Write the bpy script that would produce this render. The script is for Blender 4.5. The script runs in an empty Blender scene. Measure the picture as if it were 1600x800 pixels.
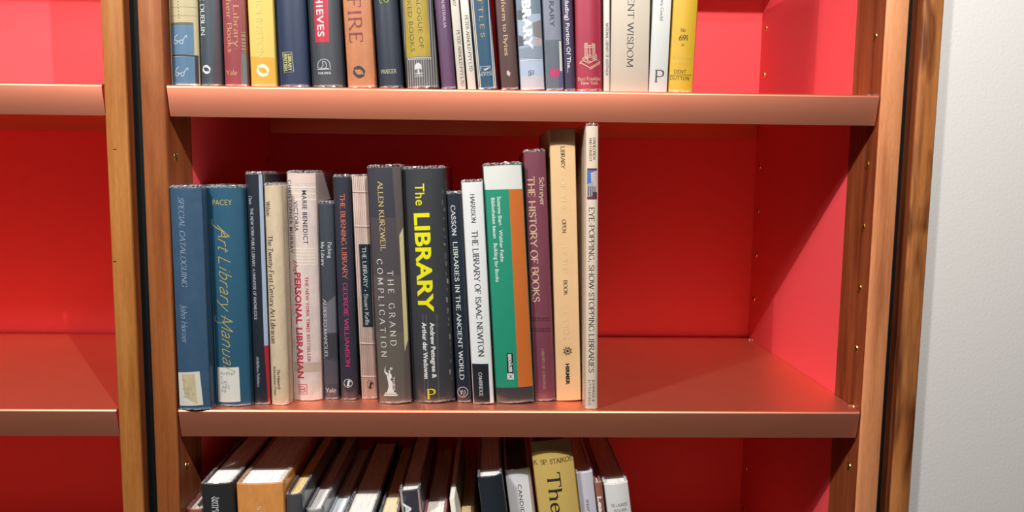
import bpy, bmesh, math, random
from mathutils import Vector, Matrix
random.seed(7)
C = bpy.context.scene.collection
# ------------------------------------------------------------------ camera
F = 1227.238                                   # focal length in pixels of a 1600 px wide frame
yaw, pitch, roll = 0.02725, 0.10968, 0.01164
CAM = Vector((0.33815, -0.83426, 0.26201))
cy, sy, cp, sp = math.cos(yaw), math.sin(yaw), math.cos(pitch), math.sin(pitch)
fwd = Vector((sy*cp, cy*cp, -sp)); rt = Vector((cy, -sy, 0)); up = rt.cross(fwd)
R_ = math.cos(roll)*rt + math.sin(roll)*up
U_ = -math.sin(roll)*rt + math.cos(roll)*up
cam = bpy.data.cameras.new('camera'); camo = bpy.data.objects.new('camera', cam); C.objects.link(camo)
cam.sensor_width = 36; cam.lens = F*36/1600; cam.clip_start = 0.01
camo.matrix_world = Matrix(((R_.x, U_.x, -fwd.x, CAM.x), (R_.y, U_.y, -fwd.y, CAM.y), (R_.z, U_.z, -fwd.z, CAM.z), (0, 0, 0, 1)))
bpy.context.scene.camera = camo
# ------------------------------------------------------------------ light
w = bpy.data.worlds.new('room'); bpy.context.scene.world = w; w.use_nodes = True
w.node_tree.nodes['Background'].inputs[0].default_value = (0.95, 0.97, 1.0, 1)
w.node_tree.nodes['Background'].inputs[1].default_value = 0.02
def lamp(name, loc, power, radius, col=(1, 0.97, 0.93)):
    l = bpy.data.lights.new(name, 'POINT'); l.energy = power; l.shadow_soft_size = radius; l.color = col
    o = bpy.data.objects.new(name, l); o.location = loc; C.objects.link(o)
lamp('ceiling_spotlight', (0.47, -0.79, 0.98), 56, 0.005)
lamp('ceiling_spotlight', (0.47, -0.79, 1.008), 12, 0.006)
lamp('ceiling_spotlight', (-0.41, -0.79, 0.98), 32, 0.006)
lamp('added_soft_light', (-0.40, -0.80, 0.99), 44, 0.11)  # soft lamp added at the left spotlight to blur its hard shadow edges
vs = bpy.context.scene.view_settings
bpy.context.scene.display_settings.display_device = 'sRGB'
vs.view_transform = 'Standard'; vs.look = 'None'; vs.gamma = 1; vs.use_curve_mapping = False; vs.exposure = 0.0
# ------------------------------------------------------------------ sizes (metres, origin = left front corner of the middle shelf)
W, D, H, LIP = 0.75, 0.389, 0.34506, 0.032
WOOD = 0.069
HOLES = [0.0 - 0.0025 + 0.0686*k for k in range(-14, 15)]
ZB, ZT = -1.10, 1.12

def lin(c):
    return tuple(((v/255)/12.92 if v/255 <= 0.04045 else ((v/255+0.055)/1.055)**2.4) for v in c)
MATS = {}
def base_mat(name):
    m = bpy.data.materials.new(name); m.use_nodes = True
    nt = m.node_tree; b = nt.nodes['Principled BSDF']
    return m, nt, b
def N(nt, t, **kw):
    n = nt.nodes.new(t)
    for k, v in kw.items():
        if k in n.inputs: n.inputs[k].default_value = v
        else: setattr(n, k, v)
    return n
GAIN = [1.0]
def paint(col, rough=0.5, kind='plain', spec=0.4):
    """book cloth, paper and ink: colour given as 0-255"""
    key = (tuple(col), rough, kind, GAIN[0])
    if key in MATS: return MATS[key]
    m, nt, b = base_mat(kind)
    L = nt.links
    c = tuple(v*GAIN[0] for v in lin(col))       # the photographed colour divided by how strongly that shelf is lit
    b.inputs['Roughness'].default_value = rough
    b.inputs['Specular IOR Level'].default_value = spec
    if kind == 'ink':
        b.inputs['Base Color'].default_value = (*c, 1)
    else:
        tc = N(nt, 'ShaderNodeTexCoord')
        mp = N(nt, 'ShaderNodeMapping')
        L.new(tc.outputs['Object'], mp.inputs[0])
        sc, amt, bump = {'plain': ((1, 1, 1), .05, .02), 'cloth': ((1, 1, 1), .14, .25), 'jacket': ((1, 1, .3), .07, .02),
                         'mottle': ((1, 1, 1), .25, .1), 'worn': ((1.6, 1, .7), .30, .1)}[kind]
        mp.inputs['Scale'].default_value = sc
        n = N(nt, 'ShaderNodeTexNoise', Scale=70 if kind in ('mottle', 'worn') else 25, Detail=6, Roughness=.65)
        L.new(mp.outputs[0], n.inputs['Vector'])
        mx = N(nt, 'ShaderNodeMix', data_type='RGBA')
        mx.inputs[6].default_value = (*[v*(1-amt) for v in c], 1)
        mx.inputs[7].default_value = (*[min(1, v*(1+amt)+amt*.02) for v in c], 1)
        L.new(n.outputs['Fac'], mx.inputs[0]); L.new(mx.outputs[2], b.inputs['Base Color'])
        if bump:
            n2 = N(nt, 'ShaderNodeTexNoise', Scale=1500 if kind == 'cloth' else 300, Detail=2)
            L.new(tc.outputs['Object'], n2.inputs['Vector'])
            bp = N(nt, 'ShaderNodeBump', Strength=bump, Distance=.0005)
            L.new(n2.outputs['Fac'], bp.inputs['Height']); L.new(bp.outputs[0], b.inputs['Normal'])
    MATS[key] = m
    return m
def page_mat(col=(240, 236, 226)):
    key = ('pages', tuple(col))
    if key in MATS: return MATS[key]
    m, nt, b = base_mat('paper_edges'); L = nt.links
    tc = N(nt, 'ShaderNodeTexCoord'); mp = N(nt, 'ShaderNodeMapping')
    mp.inputs['Scale'].default_value = (1, .02, .02); L.new(tc.outputs['Object'], mp.inputs[0])
    n = N(nt, 'ShaderNodeTexNoise', Scale=900, Detail=5, Roughness=.8); L.new(mp.outputs[0], n.inputs['Vector'])
    r = N(nt, 'ShaderNodeValToRGB'); c = lin(col)
    r.color_ramp.elements[0].position = .32; r.color_ramp.elements[0].color = (*[v*.55 for v in c], 1)
    r.color_ramp.elements[1].position = .52; r.color_ramp.elements[1].color = (*c, 1)
    L.new(n.outputs['Fac'], r.inputs[0]); L.new(r.outputs[0], b.inputs['Base Color'])
    b.inputs['Roughness'].default_value = .8
    MATS[key] = m; return m
def wood_mat(name, dark, mid, light, scale=1.0, seed=0.0, streak=.5, figure=0):
    m, nt, b = base_mat(name); L = nt.links
    tc = N(nt, 'ShaderNodeTexCoord'); mp = N(nt, 'ShaderNodeMapping')
    mp.inputs['Location'].default_value = (seed, seed*1.7, seed*.6)
    mp.inputs['Scale'].default_value = (1*scale, 1*scale, .045*scale); L.new(tc.outputs['Object'], mp.inputs[0])
    n = N(nt, 'ShaderNodeTexNoise', Scale=95, Detail=7, Roughness=.6, Distortion=.4); L.new(mp.outputs[0], n.inputs['Vector'])
    mp2 = N(nt, 'ShaderNodeMapping'); mp2.inputs['Location'].default_value = (seed*2, seed, seed)
    mp2.inputs['Scale'].default_value = (1, 1, .11); L.new(tc.outputs['Object'], mp2.inputs[0])
    n2 = N(nt, 'ShaderNodeTexNoise', Scale=24, Detail=3, Distortion=1.2); L.new(mp2.outputs[0], n2.inputs['Vector'])
    ad = N(nt, 'ShaderNodeMix', data_type='FLOAT'); ad.inputs[0].default_value = streak
    L.new(n.outputs['Fac'], ad.inputs[2]); L.new(n2.outputs['Fac'], ad.inputs[3])
    r = N(nt, 'ShaderNodeValToRGB'); e = r.color_ramp.elements
    e[0].position = .33; e[0].color = (*lin(dark), 1); e[1].position = .66; e[1].color = (*lin(light), 1)
    k = e.new(.47); k.color = (*lin(mid), 1)
    L.new(ad.outputs[0], r.inputs[0]); 
    n3 = N(nt, 'ShaderNodeTexNoise', Scale=700, Detail=3); mp3 = N(nt, 'ShaderNodeMapping'); mp3.inputs['Scale'].default_value = (1, 1, .12)
    L.new(tc.outputs['Object'], mp3.inputs[0]); L.new(mp3.outputs[0], n3.inputs['Vector'])
    mx = N(nt, 'ShaderNodeMix', data_type='RGBA', blend_type='MULTIPLY'); mx.inputs[0].default_value = .35
    L.new(r.outputs[0], mx.inputs[6]); L.new(n3.outputs['Fac'], mx.inputs[7]); 
    g = N(nt, 'ShaderNodeHueSaturation', Value=1.22); L.new(mx.outputs[2], g.inputs['Color']); L.new(g.outputs[0], b.inputs['Base Color'])
    bp = N(nt, 'ShaderNodeBump', Strength=.12, Distance=.0004); L.new(n3.outputs['Fac'], bp.inputs['Height']); L.new(bp.outputs[0], b.inputs['Normal'])
    if figure:      # dark wavy heartwood figure
        mp4 = N(nt, 'ShaderNodeMapping'); mp4.inputs['Scale'].default_value = (4.5, 1.0, .8); mp4.inputs['Location'].default_value = (.31, 0, .12)
        n4 = N(nt, 'ShaderNodeTexNoise', Scale=9, Detail=2, Distortion=.6); L.new(tc.outputs['Object'], mp4.inputs[0]); L.new(mp4.outputs[0], n4.inputs['Vector'])
        r4 = N(nt, 'ShaderNodeValToRGB'); r4.color_ramp.elements[0].position = .50; r4.color_ramp.elements[0].color = (1, 1, 1, 1)
        r4.color_ramp.elements[1].position = .60; r4.color_ramp.elements[1].color = (.34, .26, .27, 1)
        q = r4.color_ramp.elements.new(.68); q.color = (.62, .5, .5, 1)
        m4 = N(nt, 'ShaderNodeMix', data_type='RGBA', blend_type='MULTIPLY'); m4.inputs[0].default_value = figure
        L.new(n4.outputs['Fac'], r4.inputs[0]); L.new(g.outputs[0], m4.inputs[6]); L.new(r4.outputs[0], m4.inputs[7]); L.new(m4.outputs[2], b.inputs['Base Color'])
    b.inputs['Roughness'].default_value = .42; b.inputs['Specular IOR Level'].default_value = .35
    return m
WOOD_L = wood_mat('oiled_timber', (100, 54, 18), (138, 84, 36), (162, 108, 54), seed=.3)
WOOD_M = wood_mat('reddish_timber', (84, 40, 16), (122, 66, 30), (142, 86, 46), seed=1.9)
WOOD_R = wood_mat('pale_timber', (146, 84, 52), (184, 118, 76), (200, 138, 96), seed=3.1)
WOOD_E = wood_mat('figured_timber', (50, 24, 18), (150, 92, 48), (168, 110, 60), seed=5.4, streak=.6, figure=.95)
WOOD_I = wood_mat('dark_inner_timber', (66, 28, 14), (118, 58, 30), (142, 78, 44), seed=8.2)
def red_mat():
    m, nt, b = base_mat('red_lacquer'); L = nt.links
    b.inputs['Base Color'].default_value = (0.80, .078, .092, 1); b.inputs['Roughness'].default_value = .5
    b.inputs['Specular IOR Level'].default_value = .3
    tc = N(nt, 'ShaderNodeTexCoord'); n = N(nt, 'ShaderNodeTexNoise', Scale=900); L.new(tc.outputs['Object'], n.inputs['Vector'])
    bp = N(nt, 'ShaderNodeBump', Strength=.05, Distance=.0003); L.new(n.outputs['Fac'], bp.inputs['Height']); L.new(bp.outputs[0], b.inputs['Normal'])
    return m
RED = red_mat()
def copper_mat():
    m, nt, b = base_mat('copper_powder_coat'); L = nt.links
    tc = N(nt, 'ShaderNodeTexCoord'); n = N(nt, 'ShaderNodeTexNoise', Scale=14, Detail=4); L.new(tc.outputs['Object'], n.inputs['Vector'])
    mx = N(nt, 'ShaderNodeMix', data_type='RGBA'); mx.inputs[6].default_value = (.86, .295, .175, 1); mx.inputs[7].default_value = (.92, .33, .20, 1)
    L.new(n.outputs['Fac'], mx.inputs[0]); L.new(mx.outputs[2], b.inputs['Base Color'])
    b.inputs['Metallic'].default_value = .96; b.inputs['Roughness'].default_value = .46
    n2 = N(nt, 'ShaderNodeTexNoise', Scale=2600); L.new(tc.outputs['Object'], n2.inputs['Vector'])
    bp = N(nt, 'ShaderNodeBump', Strength=.12, Distance=.0003); L.new(n2.outputs['Fac'], bp.inputs['Height']); L.new(bp.outputs[0], b.inputs['Normal'])
    return m
COPPER = copper_mat()
def simple(name, col, rough, metal=0.0, spec=.5):
    m, nt, b = base_mat(name); b.inputs['Base Color'].default_value = (*lin(col), 1)
    b.inputs['Roughness'].default_value = rough; b.inputs['Metallic'].default_value = metal; b.inputs['Specular IOR Level'].default_value = spec
    return m
BRASS = simple('brass', (226, 196, 120), .25, 1.0)
STEEL = simple('bright_steel', (215, 210, 205), .25, 1.0)
BLACK = simple('black_recess', (6, 9, 12), .7, spec=.2)
def wall_mat():
    m, nt, b = base_mat('white_roller_paint'); L = nt.links
    b.inputs['Base Color'].default_value = (.575, .555, .535, 1); b.inputs['Roughness'].default_value = .7
    tc = N(nt, 'ShaderNodeTexCoord'); n = N(nt, 'ShaderNodeTexNoise', Scale=260, Detail=3, Roughness=.6); L.new(tc.outputs['Object'], n.inputs['Vector'])
    bp = N(nt, 'ShaderNodeBump', Strength=.3, Distance=.0009); L.new(n.outputs['Fac'], bp.inputs['Height']); L.new(bp.outputs[0], b.inputs['Normal'])
    return m
def film_mat(name, white=0.0, gloss=1.0):
    m = bpy.data.materials.new(name); m.use_nodes = True; nt = m.node_tree; L = nt.links
    nt.nodes.clear(); out = N(nt, 'ShaderNodeOutputMaterial')
    tr = N(nt, 'ShaderNodeBsdfTransparent'); tr.inputs[0].default_value = (.97, .97, .98, 1)
    gl = N(nt, 'ShaderNodeBsdfGlossy', Roughness=.14); gl.inputs[0].default_value = (1, 1, 1, 1)
    lw = N(nt, 'ShaderNodeLayerWeight', Blend=.5); pw = N(nt, 'ShaderNodeMath', operation='POWER'); pw.inputs[1].default_value = 4
    mul = N(nt, 'ShaderNodeMath', operation='MULTIPLY_ADD'); mul.inputs[1].default_value = .6*gloss; mul.inputs[2].default_value = .045*gloss; mul.use_clamp = True
    tc = N(nt, 'ShaderNodeTexCoord'); mp = N(nt, 'ShaderNodeMapping'); mp.inputs['Scale'].default_value = (1, 1, .25)
    n = N(nt, 'ShaderNodeTexNoise', Scale=130, Detail=3); L.new(tc.outputs['Object'], mp.inputs[0]); L.new(mp.outputs[0], n.inputs['Vector'])
    bp = N(nt, 'ShaderNodeBump', Strength=.5, Distance=.0012); L.new(n.outputs['Fac'], bp.inputs['Height'])
    L.new(bp.outputs[0], gl.inputs['Normal'])
    L.new(lw.outputs['Facing'], pw.inputs[0]); L.new(pw.outputs[0], mul.inputs[0])
    mx = N(nt, 'ShaderNodeMixShader'); L.new(mul.outputs[0], mx.inputs[0]); L.new(tr.outputs[0], mx.inputs[1]); L.new(gl.outputs[0], mx.inputs[2])
    last = mx
    if white:
        df = N(nt, 'ShaderNodeBsdfDiffuse'); df.inputs[0].default_value = (.9, .9, .92, 1)
        m2 = N(nt, 'ShaderNodeMixShader'); n4 = N(nt, 'ShaderNodeTexNoise', Scale=500, Detail=2); L.new(tc.outputs['Object'], n4.inputs['Vector'])
        mr = N(nt, 'ShaderNodeMapRange'); mr.inputs['From Min'].default_value = .38; mr.inputs['From Max'].default_value = .66
        mr.inputs['To Min'].default_value = 0; mr.inputs['To Max'].default_value = white
        L.new(n4.outputs['Fac'], mr.inputs[0]); L.new(mr.outputs[0], m2.inputs[0]); L.new(last.outputs[0], m2.inputs[1]); L.new(df.outputs[0], m2.inputs[2]); last = m2
    L.new(last.outputs[0], out.inputs[0])
    return m
FILM = film_mat('clear_plastic_film'); FILM_EDGE = film_mat('creased_film_edge', white=.26, gloss=2.0)

# ------------------------------------------------------------------ object helpers
def tag(o, label=None, cat=None, group=None, kind=None):
    if label: o['label'] = label
    if cat: o['category'] = cat
    if group: o['group'] = group
    if kind: o['kind'] = kind
    return o
def empty(name, loc=(0, 0, 0), roty=0):
    o = bpy.data.objects.new(name, None); C.objects.link(o); o.location = loc; o.rotation_euler = (0, roty, 0)
    o.empty_display_size = .02; return o
def mesh(name, vs_, fs, mat, parent=None, smooth=None):
    me = bpy.data.meshes.new(name); me.from_pydata([tuple(v) for v in vs_], [], fs); me.materials.append(mat)
    if smooth is not None:
        me.polygons.foreach_set('use_smooth', [True]*len(me.polygons)); me.set_sharp_from_angle(angle=math.radians(smooth))
    me.update()
    o = bpy.data.objects.new(name, me); C.objects.link(o)
    if parent: o.parent = parent
    return o
def fix(o):
    bm = bmesh.new(); bm.from_mesh(o.data); bmesh.ops.remove_doubles(bm, verts=bm.verts, dist=1e-6)
    bmesh.ops.recalc_face_normals(bm, faces=bm.faces); bm.to_mesh(o.data); bm.free(); return o
def boxv(x0, x1, y0, y1, z0, z1):
    v = [(x, y, z) for z in (z0, z1) for y in (y0, y1) for x in (x0, x1)]
    return v, [(0, 2, 3, 1), (4, 5, 7, 6), (0, 1, 5, 4), (2, 6, 7, 3), (0, 4, 6, 2), (1, 3, 7, 5)]
def box(name, b6, mat, parent=None, bev=0):
    v, f = boxv(*b6); o = mesh(name, v, f, mat, parent)
    if bev:
        bm = bmesh.new(); bm.from_mesh(o.data); bmesh.ops.bevel(bm, geom=bm.edges[:], offset=bev, segments=2, affect='EDGES', profile=.6)
        bm.to_mesh(o.data); bm.free()
    return o

# ------------------------------------------------------------------ bookcase carcass
def holed_face(x, y0, y1, z0, z1, hy, holes, r):
    """flat face at X=x with round holes at (hy, z)"""
    v, f = [], []
    def q(a, b, c, d):
        i = len(v); v.extend([(x, *a), (x, *b), (x, *c), (x, *d)]); f.append((i, i+1, i+2, i+3))
    c = r*1.8; ya, yb = hy-c, hy+c
    q((y0, z0), (ya, z0), (ya, z1), (y0, z1)); q((yb, z0), (y1, z0), (y1, z1), (yb, z1))
    z = z0
    for hz in holes:
        if hz-c < z0 or hz+c > z1: continue
        q((ya, z), (yb, z), (yb, hz-c), (ya, hz-c)); z = hz+c
        n = 16; i = len(v)
        for k in range(n):
            a = 2*math.pi*k/n; ca, sa = math.cos(a), math.sin(a); s = c/max(abs(ca), abs(sa))
            v.append((x, hy+ca*r, hz+sa*r)); v.append((x, hy+ca*s, hz+sa*s))
        for k in range(n):
            a, b = i+2*k, i+2*((k+1) % n); f.append((a, a+1, b+1, b))
    q((ya, z), (yb, z), (yb, z1), (ya, z1))
    return v, f
INS = {}
def insert_mesh(sgn, r=.0042):
    """brass thread insert: a flanged ring and a short blind tube, axis X; sgn = direction it faces"""
    if sgn in INS: return INS[sgn]
    n = 16; prof = [(0, r*1.12), (.0005, r*1.08), (.0006, r*.9), (.0002, r*.72), (-.003, r*.70), (-.0032, r*.6), (-.007, r*.58), (-.0075, 0.0002)]
    v = [(sgn*px, pr*math.cos(2*math.pi*k/n), pr*math.sin(2*math.pi*k/n)) for px, pr in prof for k in range(n)]
    f = [(a*n+k, a*n+(k+1) % n, (a+1)*n+(k+1) % n, (a+1)*n+k) for a in range(len(prof)-1) for k in range(n)]
    me = bpy.data.meshes.new('brass_insert'); me.from_pydata(v, [], f); me.materials.append(BRASS); INS[sgn] = me
    return me
def inserts(parent, x, y, sgn, zr):
    for z in HOLES:
        if not zr[0] < z < zr[1]: continue
        o = bpy.data.objects.new('brass_insert', insert_mesh(sgn)); C.objects.link(o); o.parent = parent; o.location = (x, y, z)
def post(name, xin, xout, mat, parent, holes=True, label=None, depth=WOOD):
    """timber upright; xin = face towards the shelves"""
    s = 1 if xout > xin else -1; r = .0018
    pr = [(xin, .0022), (xin+s*r*.3, r*.35), (xin+s*r, 0), (xout-s*r, 0), (xout-s*r*.3, r*.35), (xout, .0022), (xout, depth), (xin, depth)]
    v, f = [], []
    for z in (ZB, ZT):
        for x, y in pr: v.append((x, y, z))
    n = len(pr)
    for i in range(n-1 if holes else n):
        j = (i+1) % n; f.append((i, j, n+j, n+i))
    f.append(tuple(range(n))); f.append(tuple(range(n, 2*n)))
    if holes:
        hv, hf = holed_face(xin, .0022, depth, ZB, ZT, .0232, [z for z in HOLES], .0042)
    o = mesh(name, v, f, mat, parent, smooth=40); fix(o)
    for p in o.data.polygons: p.use_smooth = True
    o.data.set_sharp_from_angle(angle=math.radians(50))
    if holes:
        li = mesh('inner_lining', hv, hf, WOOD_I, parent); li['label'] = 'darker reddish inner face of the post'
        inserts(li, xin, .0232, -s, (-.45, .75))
    if label: o['label'] = label
    return o
def red_side(xin, xout, parent):
    s = 1 if xout > xin else -1
    v, f = holed_face(xin, WOOD, D, ZB, ZT, .3695, HOLES, .0036)
    k = len(v); bv, bf = boxv(min(xin, xout), max(xin, xout), WOOD, D, ZB, ZT)
    v += bv; f += [tuple(a+k for a in t) for i, t in enumerate(bf) if i != (4 if s > 0 else 5)]
    o = mesh('side_panel', v, f, RED, parent); fix(o); o['label'] = 'red lacquered side panel'
    inserts(o, xin, .3695, -s, (-.45, .75))
case = tag(empty('bookcase', (0, 0, 0)), 'built-in timber bookcase bay with red interior in the middle, holding all the books', 'bookcase')
post('timber_post', 0, -.025, WOOD_M, case); post('timber_post', W, W+.0243, WOOD_R, case)
red_side(0, -.0245, case); red_side(W, W+.024, case)
box('back_panel', (-.0245, W+.024, D, D+.012, ZB, ZT), RED, case)
case2 = tag(empty('bookcase', (-.0622, 0, 0)), 'empty bookcase bay with red interior at the left edge', 'bookcase')
LX = -.0622
post('timber_post', LX, -.0393, WOOD_L, case2); post('timber_post', LX-W, LX-W-.025, WOOD_L, case2)
red_side(LX, -.040, case2); red_side(LX-W, LX-W-.024, case2)
box('back_panel', (LX-W-.024, -.040, D, D+.012, ZB, ZT), RED, case2)
for o in [q for q in bpy.data.objects if q.parent == case2]: o.location.x -= LX
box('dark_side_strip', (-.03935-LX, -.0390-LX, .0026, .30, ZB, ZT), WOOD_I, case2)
for hx, hz, r in ((-.0535, .278, .0011), (-.0585, .1605, .0010)):
    o = box('nail_hole', (hx-r*1.6-LX, hx+r*1.6-LX, -.00012, .0001, hz-r*.5, hz+r*.5), simple('dark_hole', (20, 10, 6), .9), case2)
tag(box('shadow_gap_strip', (-.0389, -.0252, .014, .30, ZB, ZT), BLACK), 'black recessed strip between the two bookcase bays', 'gap strip')
tag(box('shadow_gap_strip', (W+.0245, W+.0387, .022, .30, ZB, ZT), BLACK), 'black recessed strip right of the book-filled bay, beside the pale post', 'gap strip')
tag(post('end_post', W+.0392, W+.0610, WOOD_E, None, holes=False, depth=.30), 'figured timber end post with dark wavy grain against the white wall', 'post')
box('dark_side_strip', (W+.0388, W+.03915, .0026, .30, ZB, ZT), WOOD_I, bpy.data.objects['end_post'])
tag(box('wall_right', (W+.0612, 2.4, .0115, .12, ZB, 1.7), wall_mat()), kind='structure')
tag(box('floor', (-2.2, 2.4, -2.4, .6, ZB-.05, ZB), simple('grey_carpet', (88, 84, 82), .9)), kind='structure')

# ------------------------------------------------------------------ folded metal shelves
def shelf(x0, x1, z, label):
    """folded sheet: plate, rounded front bend and leaning front lip, rear lip"""
    t = .0016; r = .0032
    pr = [(D-.002, -LIP), (D-.002, -.002), (D-.0035, 0)]
    pr += [(.006, 0)] + [(r-r*math.sin(a), -r+r*math.cos(a)) for a in [math.radians(q) for q in (0, 18, 36, 54, 72, 85)]] + [(.0066, -LIP)]
    n = len(pr)
    inner = []
    for i in range(n):
        a = Vector(pr[max(0, i-1)]); b = Vector(pr[min(n-1, i+1)]); d = (b-a).normalized(); nn = Vector((-d.y, d.x))
        inner.append((pr[i][0]+nn.x*t, pr[i][1]+nn.y*t))
    v, f = [], []
    ins = [0, 0, 0, 0] + [.0008, .0016, .0024, .003, .003, .003] + [.003]
    for s, xx in ((1, x0), (-1, x1)):
        for i in range(n): v.append((xx + s*(ins[i]*.45 if i > 3 else 0), pr[i][0], pr[i][1]))
        for i in range(n): v.append((xx + s*(ins[i]*.45 if i > 3 else 0), inner[i][0], inner[i][1]))
    for i in range(n-1):
        f += [(i, i+1, 2*n+i+1, 2*n+i), (n+i, 3*n+i, 3*n+i+1, n+i+1), (i, n+i, n+i+1, i+1), (2*n+i, 2*n+i+1, 3*n+i+1, 3*n+i)]
    f += [(0, 2*n, 3*n, n), (n-1, 2*n-1, 4*n-1, 3*n-1)]
    root = tag(empty('metal_shelf', ((x0+x1)/2, 0, z)), label, 'shelf', 'folded copper metal shelves')
    o = mesh('shelf_plate', [(a-(x0+x1)/2, b, c) for a, b, c in v], f, COPPER, root); fix(o)
    for p in o.data.polygons: p.use_smooth = True
    o.data.set_sharp_from_angle(angle=math.radians(35))
    for xx, s in ((x0, 1), (x1, -1)):
        for yy in (.0232, .3695):
            vv, ff = [], []; k = 10; cx = xx-(x0+x1)/2
            for a, rr in ((-.004, .0026), (.007, .0026), (.0078, .0018)):
                for q in range(k): vv.append((cx+s*a, yy+rr*math.cos(2*math.pi*q/k), -.0047+rr*math.sin(2*math.pi*q/k)))
            for a in range(2):
                for q in range(k): ff.append((a*k+q, a*k+(q+1) % k, (a+1)*k+(q+1) % k, (a+1)*k+q))
            ff.append(tuple(range(2*k, 3*k))); mesh('shelf_pin', vv, ff, STEEL, root)
            # little end clip standing just above the plate
            o = box('end_clip', (cx-s*.0002 if s > 0 else cx-.0045, cx+.0045 if s > 0 else cx+.0002, yy-.0022, yy+.0022, .0001, .0022), STEEL, root, bev=.0007)
    return root
shelf(.0008, W-.0008, H, 'copper metal shelf carrying the upper row of books')
shelf(.0008, W-.0008, 0, 'copper metal shelf under the middle row of books, empty at its right')
shelf(.0008, W-.0008, -H, 'copper metal shelf under the lowest row of books')
shelf(.0008, W-.0008, 2*H, 'copper metal shelf above the upper row of books')
shelf(LX-W+.0008, LX-.0008, H, 'upper empty copper metal shelf at the left edge')
shelf(LX-W+.0008, LX-.0008, 0, 'lower empty copper metal shelf at the left edge')
shelf(LX-W+.0008, LX-.0008, 2*H, 'topmost empty copper metal shelf of the left bay')
shelf(LX-W+.0008, LX-.0008, -H, 'bottom empty copper metal shelf of the left bay')

# ------------------------------------------------------------------ measuring the photograph
def on(ax, val, x, y):
    d = fwd + R_*(x-800)/F - U_*(y-400)/F
    return CAM + d*((val-CAM[ax])/d[ax])

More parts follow.
